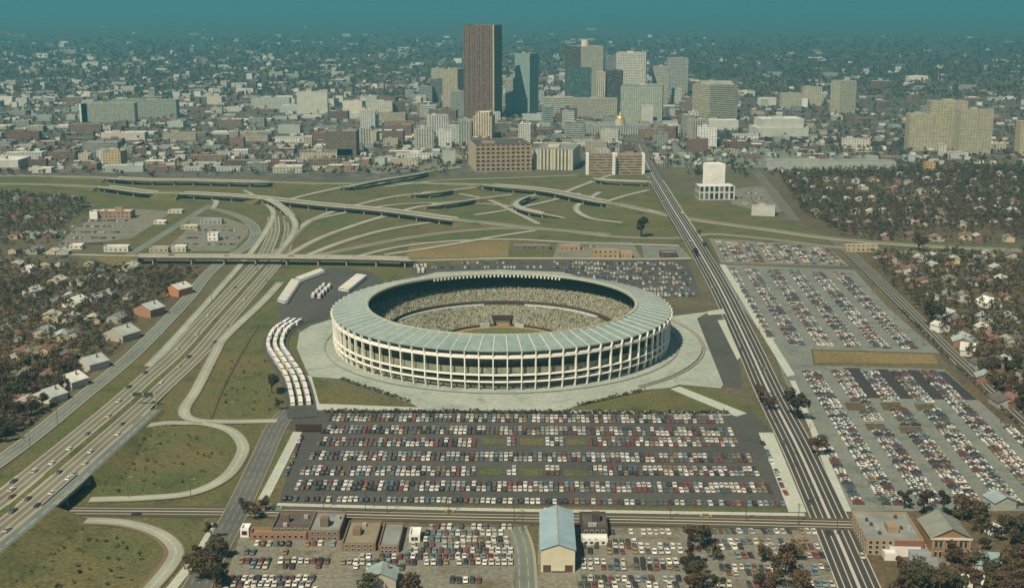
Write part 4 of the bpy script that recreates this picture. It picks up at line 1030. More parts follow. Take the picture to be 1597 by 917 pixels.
def bus(p, rz, label, col=(.74, .72, .64)):
    o = bpy.data.objects.new('bus', BUSM); COL.objects.link(o); o.location = p; o.rotation_euler = (0, 0, rz); o.color = (*[c * rnd.uniform(.85, 1.05) for c in col], 1)
    tag(o, label, 'bus', 'buses parked beside the stadium')
    wnd = bpy.data.objects.new('window_band', BUSW); COL.objects.link(wnd); wnd.parent = o
    for x in (-1.12, 1.12):
        for y in (-3.4, 3.3):
            k = bpy.data.objects.new('wheel', BUSK); COL.objects.link(k); k.parent = o; k.location = (x, y, .5)
mid = smooth([tuple(P(*q)) for q in ((470, 640), (467, 620), (458, 590), (441, 563), (429, 541), (437, 519), (458, 504))], 14)
road('bus_lane', [(472, 652), (468, 622), (459, 591), (441, 563), (430, 541), (437, 519), (460, 503), (480, 497)], 17.0, M['lot_dark'])
for off, rn in ((-4.6, 'left'), (0, 'middle'), (4.6, 'right')):
    acc_, k = 0.0, 0
    for i in range(1, len(mid)):
        a, b = Vector(mid[i - 1]), Vector(mid[i]); d = (b - a); L = d.length; d.normalize(); acc_ += L
        if acc_ >= 12.7:
            acc_ = 0; k += 1; nn = Vector((d.y, -d.x, 0)); p = b + nn * off; p.z = .25
            bus(p, math.atan2(d.y, d.x) - math.pi / 2, f'white bus, {nth(k)} from the front in {rn} line of the curving bus queue')
def bus_rank(a, b, label, dirpx, gap=3.8):
    A, B = P(*a), P(*b); d = B - A; n = int(d.length / gap); d.normalize(); D_ = P(*dirpx) - A; rz = math.atan2(D_.y, D_.x) - math.pi / 2
    for k in range(n):
        p = A + d * gap * (k + .5); p.z = .25; bus(p, rz, f'white bus, {nth(k + 1)} from bottom in {label}', (.62, .60, .52))
bus_rank((440, 474), (462, 441), 'the long rank left of the stadium', (452, 478))
bus_rank((464, 440), (506, 424), 'the rank along the far edge of the bus yard', (470, 444))
bus_rank((486, 466), (512, 442), 'the first thin rank inside the bus yard', (487, 464), 11.5)
bus_rank((496, 467), (520, 443), 'the second thin rank inside the bus yard', (497, 465), 11.5)
bus_rank((536, 456), (566, 432), 'the rank close to the stadium roof', (548, 458))
bus_rank((650, 425), (668, 424), 'the short rank behind the stadium, left end', (651, 419), 3.6)
bus_rank((648, 417), (668, 416), 'the far short rank behind the stadium, left end', (649, 411), 3.6)

# ------------------------------------------------------------------ buildings near the lots
def openings(t, wall_o, x0, x1, y, zs, wdt, hgt, n, frame=M['kerb'], axis='x', sgn=-1):
    """one window after another, each a frame with its pane, on a wall plane"""
    for z in zs:
        for k in range(n):
            c = x0 + (x1 - x0) * (k + .5) / n
            f = MB(); p = MB()
            if axis == 'x':
                ya, yb_ = (y - .10, y - .003) if sgn < 0 else (y + .003, y + .10)
                f.box(c - wdt / 2 - .12, c + wdt / 2 + .12, ya, yb_, z - .12, z + hgt + .12, bottom=True); p.box(c - wdt / 2, c + wdt / 2, ya - .02 if sgn < 0 else ya + .1, yb_ - .1 if sgn < 0 else yb_ + .02, z, z + hgt, bottom=True)
            else:
                xa, xb = (y - .10, y - .003) if sgn < 0 else (y + .003, y + .10)
                f.box(xa, xb, c - wdt / 2 - .12, c + wdt / 2 + .12, z - .12, z + hgt + .12, bottom=True); p.box(xa - .02 if sgn < 0 else xa + .1, xb - .1 if sgn < 0 else xb + .02, c - wdt / 2, c + wdt / 2, z, z + hgt, bottom=True)
            w_ = f.build('window', frame, t); p.build('pane', M['glass'], w_)
AVA = math.atan2(avd.y, avd.x) - math.pi / 2       # the streets' own direction
# warehouse with the long blue-green gable roof
def warehouse():
    a, c = P(843.5, 892), P(896.5, 892); base = (a + c) / 2; W = (c - a).length
    t = empty('warehouse', base, AVA * .3); tag(t, 'long corrugated warehouse with blue-green gable roof beside the cross street', 'warehouse')
    he = top_z(857, base); hr = top_z(848.5, base); far_ = P(872, 818); D = (far_ - base).length * .84
    b = MB(); b.box(-W / 2, W / 2, 0, D, -.2, he); b.f.pop(); b.m.pop(); b.uv.pop(); b.c.pop()
    for y, s in ((0, 1), (D, -1)):
        q = [(-W / 2, y, he), (W / 2, y, he), (0, y, hr)]; b.face(q if s > 0 else q[::-1])
    n = NT('corrugated_cream'); st = n.math('SINE', n.math('MULTIPLY', n.n('ShaderNodeSeparateXYZ').outputs[0], 1.0))
    wm = n.n('ShaderNodeTexWave'); wm.inputs['Scale'].default_value = 1.2; wm.inputs['Distortion'].default_value = .3; n.l(n.objco(), wm.inputs[0])
    cc = n.mix(wm.outputs[0], (.50, .46, .32), (.58, .54, .40)); cc = n.mix(n.math('MULTIPLY', n.noise(.25, 5, .7, n.objco()), .4), cc, (.36, .33, .22)); mw = n.done(cc, .7)
    b.build('wall', mw, t)
    n = NT('roof_sheet_blue'); cc = n.mix(n.noise(.12, 5, .7, n.objco()), (.23, .33, .35), (.31, .41, .42)); wv = n.n('ShaderNodeTexWave'); wv.bands_direction = 'Y'; wv.inputs['Scale'].default_value = .5; n.l(n.objco(), wv.inputs[0])
    cc = n.mix(n.math('MULTIPLY', wv.outputs[0], .12), cc, (.14, .2, .2)); mr = n.done(cc, .5, .4)
    b = MB(); ov = .5
    k = (hr - he) / (W / 2)
    for s in (-1, 1):
        q = [(s * (W / 2 + ov), -ov, he - k * ov + .15), (0, -ov, hr + .15), (0, D + ov, hr + .15), (s * (W / 2 + ov), D + ov, he - k * ov + .15)]
        b.face(q if s > 0 else q[::-1]); b.face([(v[0], v[1], v[2] - .14) for v in (q[::-1] if s > 0 else q)])
    b.build('roof', mr, t)
    b = MB(); b.box(-.35, .35, -.5, D + .5, hr + .10, hr + .32); b.build('ridge_cap', M['metal_grey'], t)
    for x in (-W * .32, W * .32):
        b = MB(); b.box(x - 1.6, x + 1.6, -.12, -.003, 0, 3.2); b.build('door', m_plain('dark_door', (.10, .05, .04), .7), t)
    b = MB(); b.box(-W * .2, W * .2, -.9, -.003, .9, 1.3); b.build('loading_dock', M['girder'], t)
warehouse()
# brick blocks along the cross street
def brick(name, label, px0, px1, py, yt, D, col, nwin, floors, roof='roof_dark', rz=None, wallm='f_blank', **kw):
    a, c = P(px0, py), P(px1, py); base = (a + c) / 2; W = (c - a).length; H = top_z(yt, base)
    t = block(name, label, 'building', base, AVA * .2 if rz is None else rz, W, D, H, wallm, col, roof, kit=1, **kw)
    zs = [H * (k + .32) / floors for k in range(floors)]
    if nwin: openings(t, None, -W / 2 + .8, W / 2 - .8, 0, zs, 1.25, H / floors * .42, nwin)
    USED.append((base.x, base.y + D / 2, max(W, D) * .5)); return t, W, H
brick('brick_building', 'low dark brick block with a wide flat roof near the street corner', 424, 486, 836, 822, 17, (.15, .105, .075), 6, 2, 'roof_dark')
brick('brick_building', 'brown brick block with grey roof, between the low dark one and the vacant yard', 480, 530, 843, 827, 22, (.18, .125, .085), 5, 2, 'roof_grey')
brick('brick_building', 'tan roofed brick block with two white skylights', 533, 586, 860, 847, 25, (.20, .13, .08), 5, 2, 'roof_tint', roofcol=(.21, .19, .12))
brick('brick_building', 'grey roofed brick block left of the crowded car lot', 590, 622, 862, 850, 25, (.20, .13, .085), 4, 2, 'roof_grey')
t, W, H = brick('shop', 'small white cube shop at the corner of the lower left lot', 375, 388, 838, 824, 6, (.74, .72, .66), 2, 1, 'roof_white')
brick('brick_building', 'row of low orange brick shops facing the lower left lot', 390, 478, 842, 831, 6, (.26, .13, .07), 9, 1, 'roof_tint', roofcol=(.2, .17, .1))
brick('white_shed', 'white flat shed among the crowded cars left of the warehouse', 638, 655, 846, 834, 9, (.66, .66, .6), 2, 1, 'roof_white')
brick('dark_shed', 'black tarred flat roof building just right of the warehouse', 906, 948, 838, 822, 18, (.07, .055, .045), 4, 1, 'roof_dark', roofcol=None)
brick('white_shed', 'white roofed shed between rows of cars right of the warehouse', 906, 948, 850, 842, 7, (.6, .6, .54), 4, 1, 'roof_white')
def gable(name, label, base, rz, W, D, he, hr, wallm, wcol, roofm, rcol, cat='house', group=None, chim=True, win=False, over=.5):
    """a house with its ridge along the local y axis"""
    t = empty(name, base, rz); tag(t, label, cat, group)
    b = MB(); b.box(-W / 2, W / 2, 0, D, -.3, he); b.f.pop(); b.m.pop(); b.uv.pop(); b.c.pop()
    b.face([(-W / 2, 0, he), (W / 2, 0, he), (0, 0, hr)]); b.face([(-W / 2, D, he), (0, D, hr), (W / 2, D, he)])
    o = b.build('wall', M[wallm], t); o.color = (*wcol, 1)
    b = MB(); k = (hr - he) / (W / 2)
    for s in (-1, 1):
        q = [(s * (W / 2 + over), -over, he - k * over + .12), (0, -over, hr + .12), (0, D + over, hr + .12), (s * (W / 2 + over), D + over, he - k * over + .12)]
        b.face(q if s > 0 else q[::-1]); b.face([(v[0], v[1], v[2] - .11) for v in (q[::-1] if s > 0 else q)])
    ro = b.build('roof', M[roofm], t); ro.color = (*rcol, 1)
    if chim:
        b = MB(); b.box(W * .18, W * .18 + .8, D * .6, D * .6 + .8, he, hr + .9); c = b.build('chimney', M['f_blank'], ro); c.color = (.25, .13, .09, 1)
    return t
# the school block and the pedimented hall at the lower right
t, W, H = brick('school', 'three-storey pale brick school with a big flat grey roof', 1350, 1438, 866, 840, 30, (.29, .22, .135), 0, 3, 'roof_grey', rz=AVA)
openings(t, None, -W / 2 + .6, -W / 2 + 11.5, 0, (H * .10, H * .40, H * .68), 1.4, H * .19, 4)
openings(t, None, 1.0, 29.0, -W / 2, (H * .10, H * .40, H * .68), 1.4, H * .19, 8, axis='y', sgn=-1)
b = MB(); b.box(-W / 2 + 12, W / 2 + .2, -.5, -.004, -.2, H - .6); o = b.build('wing_wall', M['f_blank'], t); o.color = (.20, .10, .065, 1)
for k in range(7):
    b = MB(); x, y = rnd.uniform(-.4, .4) * W, rnd.uniform(4, 28); b.box(x - .6, x + .6, y - .6, y + .6, H - .9, H + .5); b.build('vent', M['girder_dark'], t)
a, c = P(1451, 874), P(1511, 874)
t = gable('meeting_hall', 'tall brown brick hall with a pale pediment and cornice', (a + c) / 2, AVA * .6, (c - a).length, 20, top_z(838, a), top_z(824, a), 'f_blank', (.25, .145, .075), 'roof_tint', (.20, .21, .17), 'hall', chim=False, over=.7)
Wh, Hh = (c - a).length, top_z(838, a)
b = MB(); b.box(-Wh / 2 - .6, Wh / 2 + .6, -.75, -.004, Hh - .9, Hh - .05, bottom=True); b.build('cornice', M['kerb'], t)
for x in (-Wh / 2 + .5, -Wh * .18, Wh * .18, Wh / 2 - .5):
    b = MB(); b.box(x - .45, x + .45, -.5, -.004, -.2, Hh - .92); o = b.build('pilaster', M['f_blank'], t); o.color = (.30, .19, .10, 1)
openings(t, None, -Wh * .44, -Wh * .2, 0, (1.5, 6.0), 1.2, 2.6, 2); openings(t, None, Wh * .2, Wh * .44, 0, (1.5, 6.0), 1.2, 2.6, 2)
openings(t, None, -Wh * .12, Wh * .12, 0, (6.0,), 1.3, 2.6, 2)
b = MB(); b.box(-1.3, 1.3, -.2, -.003, 0, 3.4); b.build('door', M['girder_dark'], t)
for lab, q, W_, D_, h_, wc, rf in (('white flat-roofed annex between the school and the brick hall', (1411, 868), 13, 9, 4.5, (.6, .58, .52), 'roof_white'), ('little white lean-to at the foot of the school', (1389, 874), 5, 6, 3.2, (.6, .58, .52), 'roof_white'),
                                  ('pale blue flat-roofed annex touching the brick hall', (1436, 874), 9, 8, 4.0, (.3, .34, .36), 'roof_grey')):
    block('annex', lab, 'building', P(*q), AVA, W_, D_, h_, 'f_blank', wc, rf, kit=0, parapet=.4)
# motel and sheds by the left lots
t, W, D, H = front('motel', 'brown and white two-storey motel beside the left lots', 150, 205, 329, 341, 'f_small', (.30, .20, .13), D=14, rz=-.05, roof='roof_white')
front('motel', 'small white motel office at the end of the brown motel', 140, 152, 330, 342, 'f_blank', (.7, .68, .6), D=12, kit=0)
for k, (x0, x1, yt, yb, cl, lab) in enumerate(((162, 200, 384, 393, (.55, .53, .46), 'white low shop at the left end of the street bridge'), (233, 262, 386, 394, (.40, .36, .28), 'brown fronted low shop beside the street bridge'), (268, 290, 384, 393, (.52, .50, .42), 'pale low shop beside the street bridge'),
                                       (324, 340, 364, 376, (.72, .70, .62), 'bright white kiosk in the left commercial yard'), (282, 308, 352, 358, (.42, .38, .24), 'long low tan shed in the left commercial yard'), (312, 346, 342, 350, (.30, .32, .28), 'grey flat store at the top of the left commercial yard'),
                                       (108, 128, 382, 389, (.62, .58, .5), 'white low house front left of the street bridge'), (262, 284, 328, 333, (.55, .52, .44), 'low pale shed by the diagonal left street'), (240, 258, 345, 350, (.62, .6, .52), 'thin white shed along the diagonal left street'))):
    front('low_shop', lab, x0, x1, yt, yb, 'f_small', cl, D=9, roof=('roof_white', 'roof_grey')[k % 2], kit=0)
for x0, x1, yt, yb, cl, lab in ((925, 966, 391, 403, (.34, .25, .12), 'yellow brick low block behind the stadium'), (968, 986, 394, 403, (.36, .26, .13), 'small yellow brick block beside the yellow low block'), (873, 905, 383, 391, (.35, .22, .14), 'low brown shed row behind the stadium'),
                                (1030, 1056, 394, 402, (.10, .05, .04), 'dark red shed at the corner by the avenue'), (800, 858, 383, 390, (.16, .12, .08), 'long brown low building with dark openings behind the stadium'), (1320, 1370, 383, 393, (.42, .34, .2), 'tan low building at the head of the right street')):
    front('low_shop', lab, x0, x1, yt, yb, 'f_small', cl, D=11, roof='roof_grey', kit=0)
# the dark hoarding at the corner of the main lot
a, c = P(461, 674), P(502, 674); t = empty('billboard', (a + c) / 2); tag(t, 'dark billboard on posts at the corner of the main lot', 'billboard')
W = (c - a).length; b = MB(); b.box(-W / 2, W / 2, -.25, .25, .8, 4.6, bottom=True); b.build('panel', m_plain('dark_panel', (.05, .022, .018), .8), t)
for x in (-W * .45, -W * .15, W * .15, W * .45):
    b = MB(); b.tube((x, .42, -.2), (x, .42, 4.4), .14, .12, 6); b.build('post', M['girder_dark'], t)
# white round tank beside the warehouse
t = empty('kiosk', P(851, 803)); tag(t, 'little white round hut on the pavement beside the warehouse', 'hut')
b = MB(); b.tube((0, 0, -.1), (0, 0, 2.4), 1.8, 1.8, 12); o = b.build('wall', M['f_blank'], t); o.color = (.7, .66, .5, 1)
b = MB(); b.tube((0, 0, 2.4), (0, 0, 3.6), 2.1, .3, 12); b.build('roof', M['roof_white'], t)

# ------------------------------------------------------------------ houses
M['house_wall'] = m_plain('house_wall', None, .85, .15, .5, objcol=True)
HW = [((.42, .40, .33), 'white'), ((.38, .33, .24), 'tan'), ((.23, .125, .085), 'brick'), ((.32, .33, .28), 'grey'), ((.42, .36, .22), 'yellow')]
HR = [((.22, .23, .20), 'grey roof'), ((.12, .11, .095), 'dark roof'), ((.40, .40, .34), 'pale roof'), ((.30, .36, .33), 'green-grey roof'), ((.20, .11, .08), 'brown roof')]
HOUSES = []
def house(px, py, W, D, label, wc=None, rc=None, rz=None, he=None, group=None):
    p = P(px, py); he = he or rnd.uniform(3.2, 4.6)
    wc = wc or rnd.choice(HW)[0]; rc = rc or rnd.choice(HR)[0]
    HOUSES.append((p.x, p.y + D / 2, max(W, D) * .6)); USED.append((p.x, p.y + D / 2, max(W, D) * .5))
    k = rnd.uniform(.85, 1.15)
    return gable('house', label, p, rz if rz is not None else rnd.uniform(-.3, .3), W, D, he, he + W * .22, 'house_wall', tuple(c * k for c in wc), 'roof_tint', tuple(c * k for c in rc), group=group)
house(268, 462, 15, 16, 'orange brick house with a white roof near the left service road', (.42, .18, .08), (.52, .50, .44), -.5, 6)
house(222, 494, 17, 15, 'big house with grey roof, second building up the left service road', (.30, .16, .10), (.36, .40, .37), -.5, 6)
house(176, 532, 19, 17, 'wide pale-roofed house with a white wall beside the left service road', (.34, .31, .25), (.33, .36, .31), -.5, 5)
house(128, 578, 16, 15, 'long grey-roofed house below the wide pale-roofed one', (.45, .42, .33), (.36, .40, .37), -.6, 5)
house(98, 606, 16, 13, 'house with a bright white roof near the lower left service road', (.42, .40, .34), (.58, .58, .50), -.5, 5)
house(66, 628, 16, 12, 'low grey-green roofed house below the bright white roof', (.5, .48, .4), (.38, .42, .38), -.5, 4.5)
house(110, 480, 15, 14, 'pale-roofed house alone between the trees of the left wood', (.55, .52, .44), (.50, .52, .46), -.3, 4.5)
house(45, 462, 12, 12, 'small house with a pale roof near the left edge', (.6, .58, .5), (.42, .45, .42), -.3)
house(40, 425, 9, 9, 'tiny bright white house near the left edge', (.75, .73, .66), (.7, .68, .6), -.3)
house(196, 423, 15, 15, 'grey-roofed house below the left end of the street bridge', (.4, .36, .28), (.34, .38, .34), -.2)
house(1490, 500, 15, 15, 'green-grey roofed square house in the right wood', (.42, .4, .3), (.36, .42, .37), .3)
house(1550, 480, 15, 13, 'white-roofed house in the right wood near the edge', (.6, .58, .5), (.6, .62, .56), .3)
house(1473, 518, 9, 10, 'small white house beside the right street', (.7, .68, .6), (.5, .5, .44), .4)
house(1520, 552, 16, 9, 'long pale-roofed house lying askew in the right wood', (.5, .48, .4), (.50, .52, .46), 1.2)
house(1542, 520, 11, 11, 'tan house with a pale roof in the right wood', (.48, .42, .3), (.44, .44, .36), .2)
house(1568, 795, 11, 10, 'small house with a pale blue roof at the lower right', (.36, .36, .31), (.27, .33, .32), .2)
house(1555, 885, 13, 11, 'blue-green roofed house among the lower right trees', (.34, .33, .28), (.17, .24, .235), 1.4)
house(1557, 836, 6, 6, 'tiny white house at the lower right between trees', (.7, .68, .62), (.6, .6, .55), .4)
house(1535, 915, 11, 8, 'pale house at the bottom edge among the lower right trees', (.55, .52, .42), (.5, .5, .42), 1.0)
house(594, 921, 12, 11, 'green-grey roofed house cut by the bottom edge, between two trees', (.4, .38, .3), (.26, .33, .29), 0, 5)
def street_houses(phrase, rows_):
    for ri, (y, xa, xb, n) in enumerate(rows_):
        lst = []
        for k in range(n):
            px = xa + (xb - xa) * (k + rnd.uniform(.15, .85)) / n; py = y + rnd.uniform(-4, 4)
            p = P(px, py); W_ = rnd.uniform(8, 13); D_ = rnd.uniform(9, 14)
            if not free(p.x, p.y + D_ / 2, W_ * .55): continue
            lst.append((px, py, W_, D_))
        for i, (px, py, W_, D_) in enumerate(lst):
            wc, wn = rnd.choice(HW); rc, rn = rnd.choice(HR)
            house(px, py, W_, D_, f'{wn} house with {rn}, {nth(i + 1)} from left in {nth(ri + 1)} row of {phrase}', wc, rc, group='houses under the trees')
street_houses('the left wood', [(640, 5, 45, 2), (598, 5, 70, 3), (560, 10, 110, 4), (530, 10, 140, 4), (505, 60, 190, 4), (470, 80, 230, 4), (443, 60, 230, 5), (418, 10, 150, 4), (396, 5, 110, 4), (370, 5, 80, 4), (345, 5, 110, 4), (315, 10, 120, 4)])
street_houses('the right wood', [(640, 1560, 1597, 2), (600, 1530, 1597, 3), (575, 1510, 1597, 3), (540, 1480, 1597, 4), (505, 1450, 1597, 4), (470, 1430, 1597, 5), (445, 1400, 1597, 6), (425, 1380, 1597, 7), (408, 1360, 1597, 8), (375, 1370, 1597, 6), (352, 1290, 1597, 11), (333, 1262, 1597, 12), (316, 1245, 1597, 13), (300, 1230, 1597, 14), (286, 1215, 1597, 14), (274, 1210, 1597, 13)])
street_houses('the lower right wood', [(905, 1420, 1500, 1)])
print('houses', len(HOUSES))

# ------------------------------------------------------------------ trees
def leaf_quads(n, centres, radii, size, rg):
    """n small leaf clumps spread through lobes; returns (n,4,3)"""
    k = rg.integers(len(centres), size=n); d = rg.normal(size=(n, 3)); d /= np.linalg.norm(d, axis=1)[:, None]
    r = rg.uniform(.35, 1.08, n) ** .6
    p = centres[k] + d * (radii[k] * r[:, None])
    nrm = d * .9 + rg.normal(size=(n, 3)) * .7; nrm /= np.linalg.norm(nrm, axis=1)[:, None]
    a = np.cross(nrm, rg.normal(size=(n, 3))); a /= np.linalg.norm(a, axis=1)[:, None]; b = np.cross(nrm, a)
    s = rg.uniform(.55, 1.25, n)[:, None] * size
    a, b = a * s, b * s * rg.uniform(.6, 1.0, n)[:, None]
    return np.stack([p - a - b * .6, p + a * .7 - b, p + a + b * .6, p - a * .7 + b], 1)
def lobes(rg, H, R, n):
    c = []; r = []
    for i in range(n):
        t = rg.uniform(0, 2 * math.pi); q = R * rg.uniform(.15, .68); z = H * rg.uniform(.42, .86)
        c.append((q * math.cos(t), q * math.sin(t), z)); k = R * rg.uniform(.30, .52); r.append((k, k, k * rg.uniform(.7, 1.0)))
    return np.array(c), np.array(r)
def m_leaf(name, attr=False):
    n = NT(name)
    if attr:
        at = n.n('ShaderNodeAttribute'); at.attribute_name = 'col'; base = at.outputs['Color']
    else: base = n.n('ShaderNodeObjectInfo').outputs['Color']
    g = n.mix(n.noise(.45, 3, .7, n.objco(), .3, .7), (.75, .75, .75), (1.3, 1.27, 1.2))
    n.b.inputs['Subsurface Weight'].default_value = 0
    c = n.mix(1.0, base, g, 'MULTIPLY'); n.done(c, .9, .1)
    tr = n.n('ShaderNodeBsdfTranslucent'); n.l(c, tr.inputs[0]); mx = n.n('ShaderNodeMixShader'); mx.inputs[0].default_value = .38
    n.l(n.b.outputs[0], mx.inputs[1]); n.l(tr.outputs[0], mx.inputs[2]); n.l(mx.outputs[0], n.t.nodes['Material Output'].inputs[0]); return n.m
M['leaf'] = m_leaf('tree_leaves'); M['leaf_far'] = m_leaf('far_tree_leaves', True)
M['bark'] = m_plain('bark', (.07, .05, .035), .95, .3, 2)
TREES = []
for v in range(7):
    rg = np.random.default_rng(100 + v); H, R = 11.0, (4.6, 5.4, 4.2, 6.0, 5.0, 3.4, 5.2)[v]
    c, r = lobes(rg, H, R, (7, 9, 6, 10, 8, 5, 8)[v])
    o = quads_object('crown', leaf_quads(620 if v != 5 else 420, c, r, .46, rg), M['leaf']); cm = o.data; bpy.data.objects.remove(o)
    b = MB(); b.tube((0, 0, -.3), (0, 0, H * .42), .38, .25, 7)
    for q in c[:6]: b.tube((0, 0, H * rg.uniform(.28, .42)), tuple(q), .17, .05, 5)
    TREES.append((b.mesh('trunk', M['bark']), cm, H, R))
TONES = [((.125, .088, .058), 'dark brown'), ((.150, .106, .066), 'brown'), ((.100, .096, .052), 'dark olive'), ((.145, .118, .060), 'olive brown'), ((.21, .165, .065), 'ochre'), ((.070, .062, .042), 'very dark')]
TW = [8, 7, 6, 4, 1.2, 4]
def tree(p, h, label, group=None, tone=None, v=None):
    v = rnd.randrange(7) if v is None else v; tr, cm, H, R = TREES[v]; s = h / H
    t = empty('tree', p, rnd.uniform(0, 6.28)); t.scale = (s * rnd.uniform(.9, 1.15), s * rnd.uniform(.9, 1.15), s); tag(t, label, 'tree', group)
    for nm, me in (('trunk', tr), ('crown', cm)):
        o = bpy.data.objects.new(nm, me); COL.objects.link(o); o.parent = t
        if nm == 'crown':
            k = rnd.uniform(.85, 1.15); o.color = (*[c * k for c in (tone or TONES[0][0])], 1)
for px, py, h, tone, lab in ((1000, 370, 23, 5, 'lone dark round tree on the grass left of the avenue bridge'), (1243, 654, 19, 5, 'big dark round tree at the edge of the right lot beside the avenue'), (1186, 628, 12, 1, 'brown bare tree at the driveway mouth beside the avenue'), (1200, 640, 10, 0, 'smaller brown tree behind the walk where the driveway meets the avenue'),
                             (1275, 712, 12, 0, 'dark brown tree between the avenue and the right lot, below the big round one'), (424, 614, 14, 5, 'dark low tree left of the curving bus queue'), (436, 640, 8, 0, 'small dark tree near the front of the bus queue'), (1432, 392, 19, 0, 'big brown tree at the head of the right wood'),
                             (640, 935, 12, 0, 'dark tree cut by the bottom edge, right of the green-grey roof'), (575, 932, 11, 2, 'dark olive tree cut by the bottom edge, left of the green-grey roof'), (380, 800, 8, 2, 'dark olive tree at the corner of the cross street'), (415, 797, 8, 0, 'brown tree just left of the walk corner below the main lot'), (398, 808, 8, 1, 'brown tree behind the low dark brick block'),
                             (1090, 372, 10, 0, 'brown tree right of the avenue bridge end'), (1085, 402, 10, 5, 'very dark tree where the avenue bridge comes down'), (1098, 388, 8, 1, 'small brown tree beside the avenue, right of the very dark one'), (330, 842, 10, 0, 'brown tree beside the walk left of the white cube shop'), (345, 872, 11, 1, 'brown tree left of the lower left car rows'), (322, 892, 11, 0, 'dark brown tree left of the lower left lot, near the bottom'),
                             (1452, 508, 22, 5, 'tallest very dark tree beside the right street'), (1410, 793, 11, 5, 'very dark tree at the back of the school roof'), (1440, 800, 13, 0, 'broad brown tree behind the brick hall'), (1470, 806, 14, 5, 'very dark broad tree right behind the brick hall'), (1500, 812, 13, 0, 'brown tree behind the right end of the brick hall')):
    tree(P(px, py), h, lab, 'single trees', TONES[tone][0]); q = P(px, py); USED.append((q.x, q.y, 3))
ZONES = [('the lower right wood', [(1385, 880), (1460, 882), (1515, 870), (1520, 822), (1445, 812), (1640, 800), (1680, 930), (1395, 930)], 5.6), ('the lower right lot', [(1070, 840), (1112, 842), (1120, 930), (1072, 930)], 8.5), ('the far lower lot', [(1180, 868), (1240, 866), (1250, 930), (1180, 930)], 9.5),
         ('the left wood', [(-40, 415), (60, 405), (160, 420), (260, 425), (310, 425), (240, 480), (150, 560), (70, 640), (10, 690), (-40, 700)], 7.6), ('the wood at the left edge', [(-40, 300), (130, 312), (140, 330), (100, 360), (60, 400), (-40, 410)], 8),
         ('the right wood', [(1350, 400), (1640, 395), (1640, 690), (1560, 615), (1490, 545), (1420, 475)], 7.6), ('the upper right wood', [(1212, 270), (1640, 262), (1640, 380), (1440, 382), (1310, 368), (1250, 330)], 8.6), ('the lower left corner', [(300, 880), (335, 835), (350, 850), (345, 930), (300, 930)], 8)]
cand = []
for zn, poly, sp_ in ZONES:
    pw = [(P(*q).x, P(*q).y) for q in poly]; xs = [q[0] for q in pw]; ys = [q[1] for q in pw]
    n = int((max(xs) - min(xs)) * (max(ys) - min(ys)) / (sp_ ** 2)); pts = []
    for _ in range(n * 2):
        x, y = rnd.uniform(min(xs), max(xs)), rnd.uniform(min(ys), max(ys))
        if not in_poly(x, y, pw) or any((x - a) ** 2 + (y - b_) ** 2 < (r * .55 + 2.5) ** 2 for a, b_, r in HOUSES) or any((x - a) ** 2 + (y - b_) ** 2 < (sp_ * .62) ** 2 for a, b_ in pts[-400:]): continue
        clump = math.sin(x * .021 + 1.3) + math.sin(y * .017 + x * .006)
        if clump < -.9 and rnd.random() < .75: continue
        ppx = to_px(Vector((x, y, 0)))
        if abs(ppx[0] - (1400 + (ppx[1] - 468) * .97)) < 14 and ppx[1] > 380 and ppx[0] > 1300: continue
        pts.append((x, y)); cand.append((Vector((x, y, 0)), zn))
cand = [c for c in cand if seen(c[0], 40)]
cand.sort(key=lambda c: depth(c[0]))
tn, tf = cand[:262], cand[262:]
for poly, n in (([(-45, 300), (-330, 300), (-450, 740), (-100, 740), (-45, 700)], 900), ([(1645, 262), (1950, 262), (2100, 820), (1700, 930), (1645, 800)], 1100)):
    pw = [(P(*q).x, P(*q).y) for q in poly]; xs = [q[0] for q in pw]; ys = [q[1] for q in pw]
    for _ in range(n):
        x, y = rnd.uniform(min(xs), max(xs)), rnd.uniform(min(ys), max(ys))
        if in_poly(x, y, pw): tf.append((Vector((x, y, 0)), ''))
zz = {}
for c in tn: zz.setdefault(c[1], []).append(c)
for zn, lst in zz.items():
    for r0 in range(0, len(lst), 9):
        row = sorted(lst[r0:r0 + 9], key=lambda c: to_px(c[0])[0])
        for i, (p, _) in enumerate(row):
            ti = rnd.choices(range(6), TW)[0]; h = rnd.uniform(6.2, 12.5); sz = 'small' if h < 7.8 else ('tall' if h > 10.6 else 'middling')
            tree(p, h, f'{sz} {TONES[ti][1]} tree, {nth(i + 1)} from left in {nth(r0 // 9 + 1)} row up {zn}', 'trees of the wooded blocks', TONES[ti][0])
print('trees', len(tn), len(tf))
def woods(name, label, pts, nq):
    V, C = [], []; rg = np.random.default_rng(5)
    for (x, y, h, R) in pts:
        c, r = lobes(rg, h, R, 4 if nq > 14 else 3); q = leaf_quads(nq, c, r, R * (.19 if nq > 30 else .30) * (.8 if nq > 30 else 1), rg); q[:, :, 0] += x; q[:, :, 1] += y
        col = np.array(TONES[rnd.choices(range(6), TW)[0]][0]) * rg.uniform(.8, 1.2)
        V.append(q); C.append(np.repeat(col[None], nq, 0) * rg.uniform(.85, 1.15, (nq, 1)))
    o = quads_object(name, np.concatenate(V), M['leaf_far'], np.concatenate(C)); tag(o, label, kind='stuff')
woods('woods', 'brown woods covering the house blocks left and right of the freeway', [(p.x, p.y, rnd.uniform(6, 11.5), rnd.uniform(2.7, 4.5)) for p, _ in tf], 56)
far_t = []
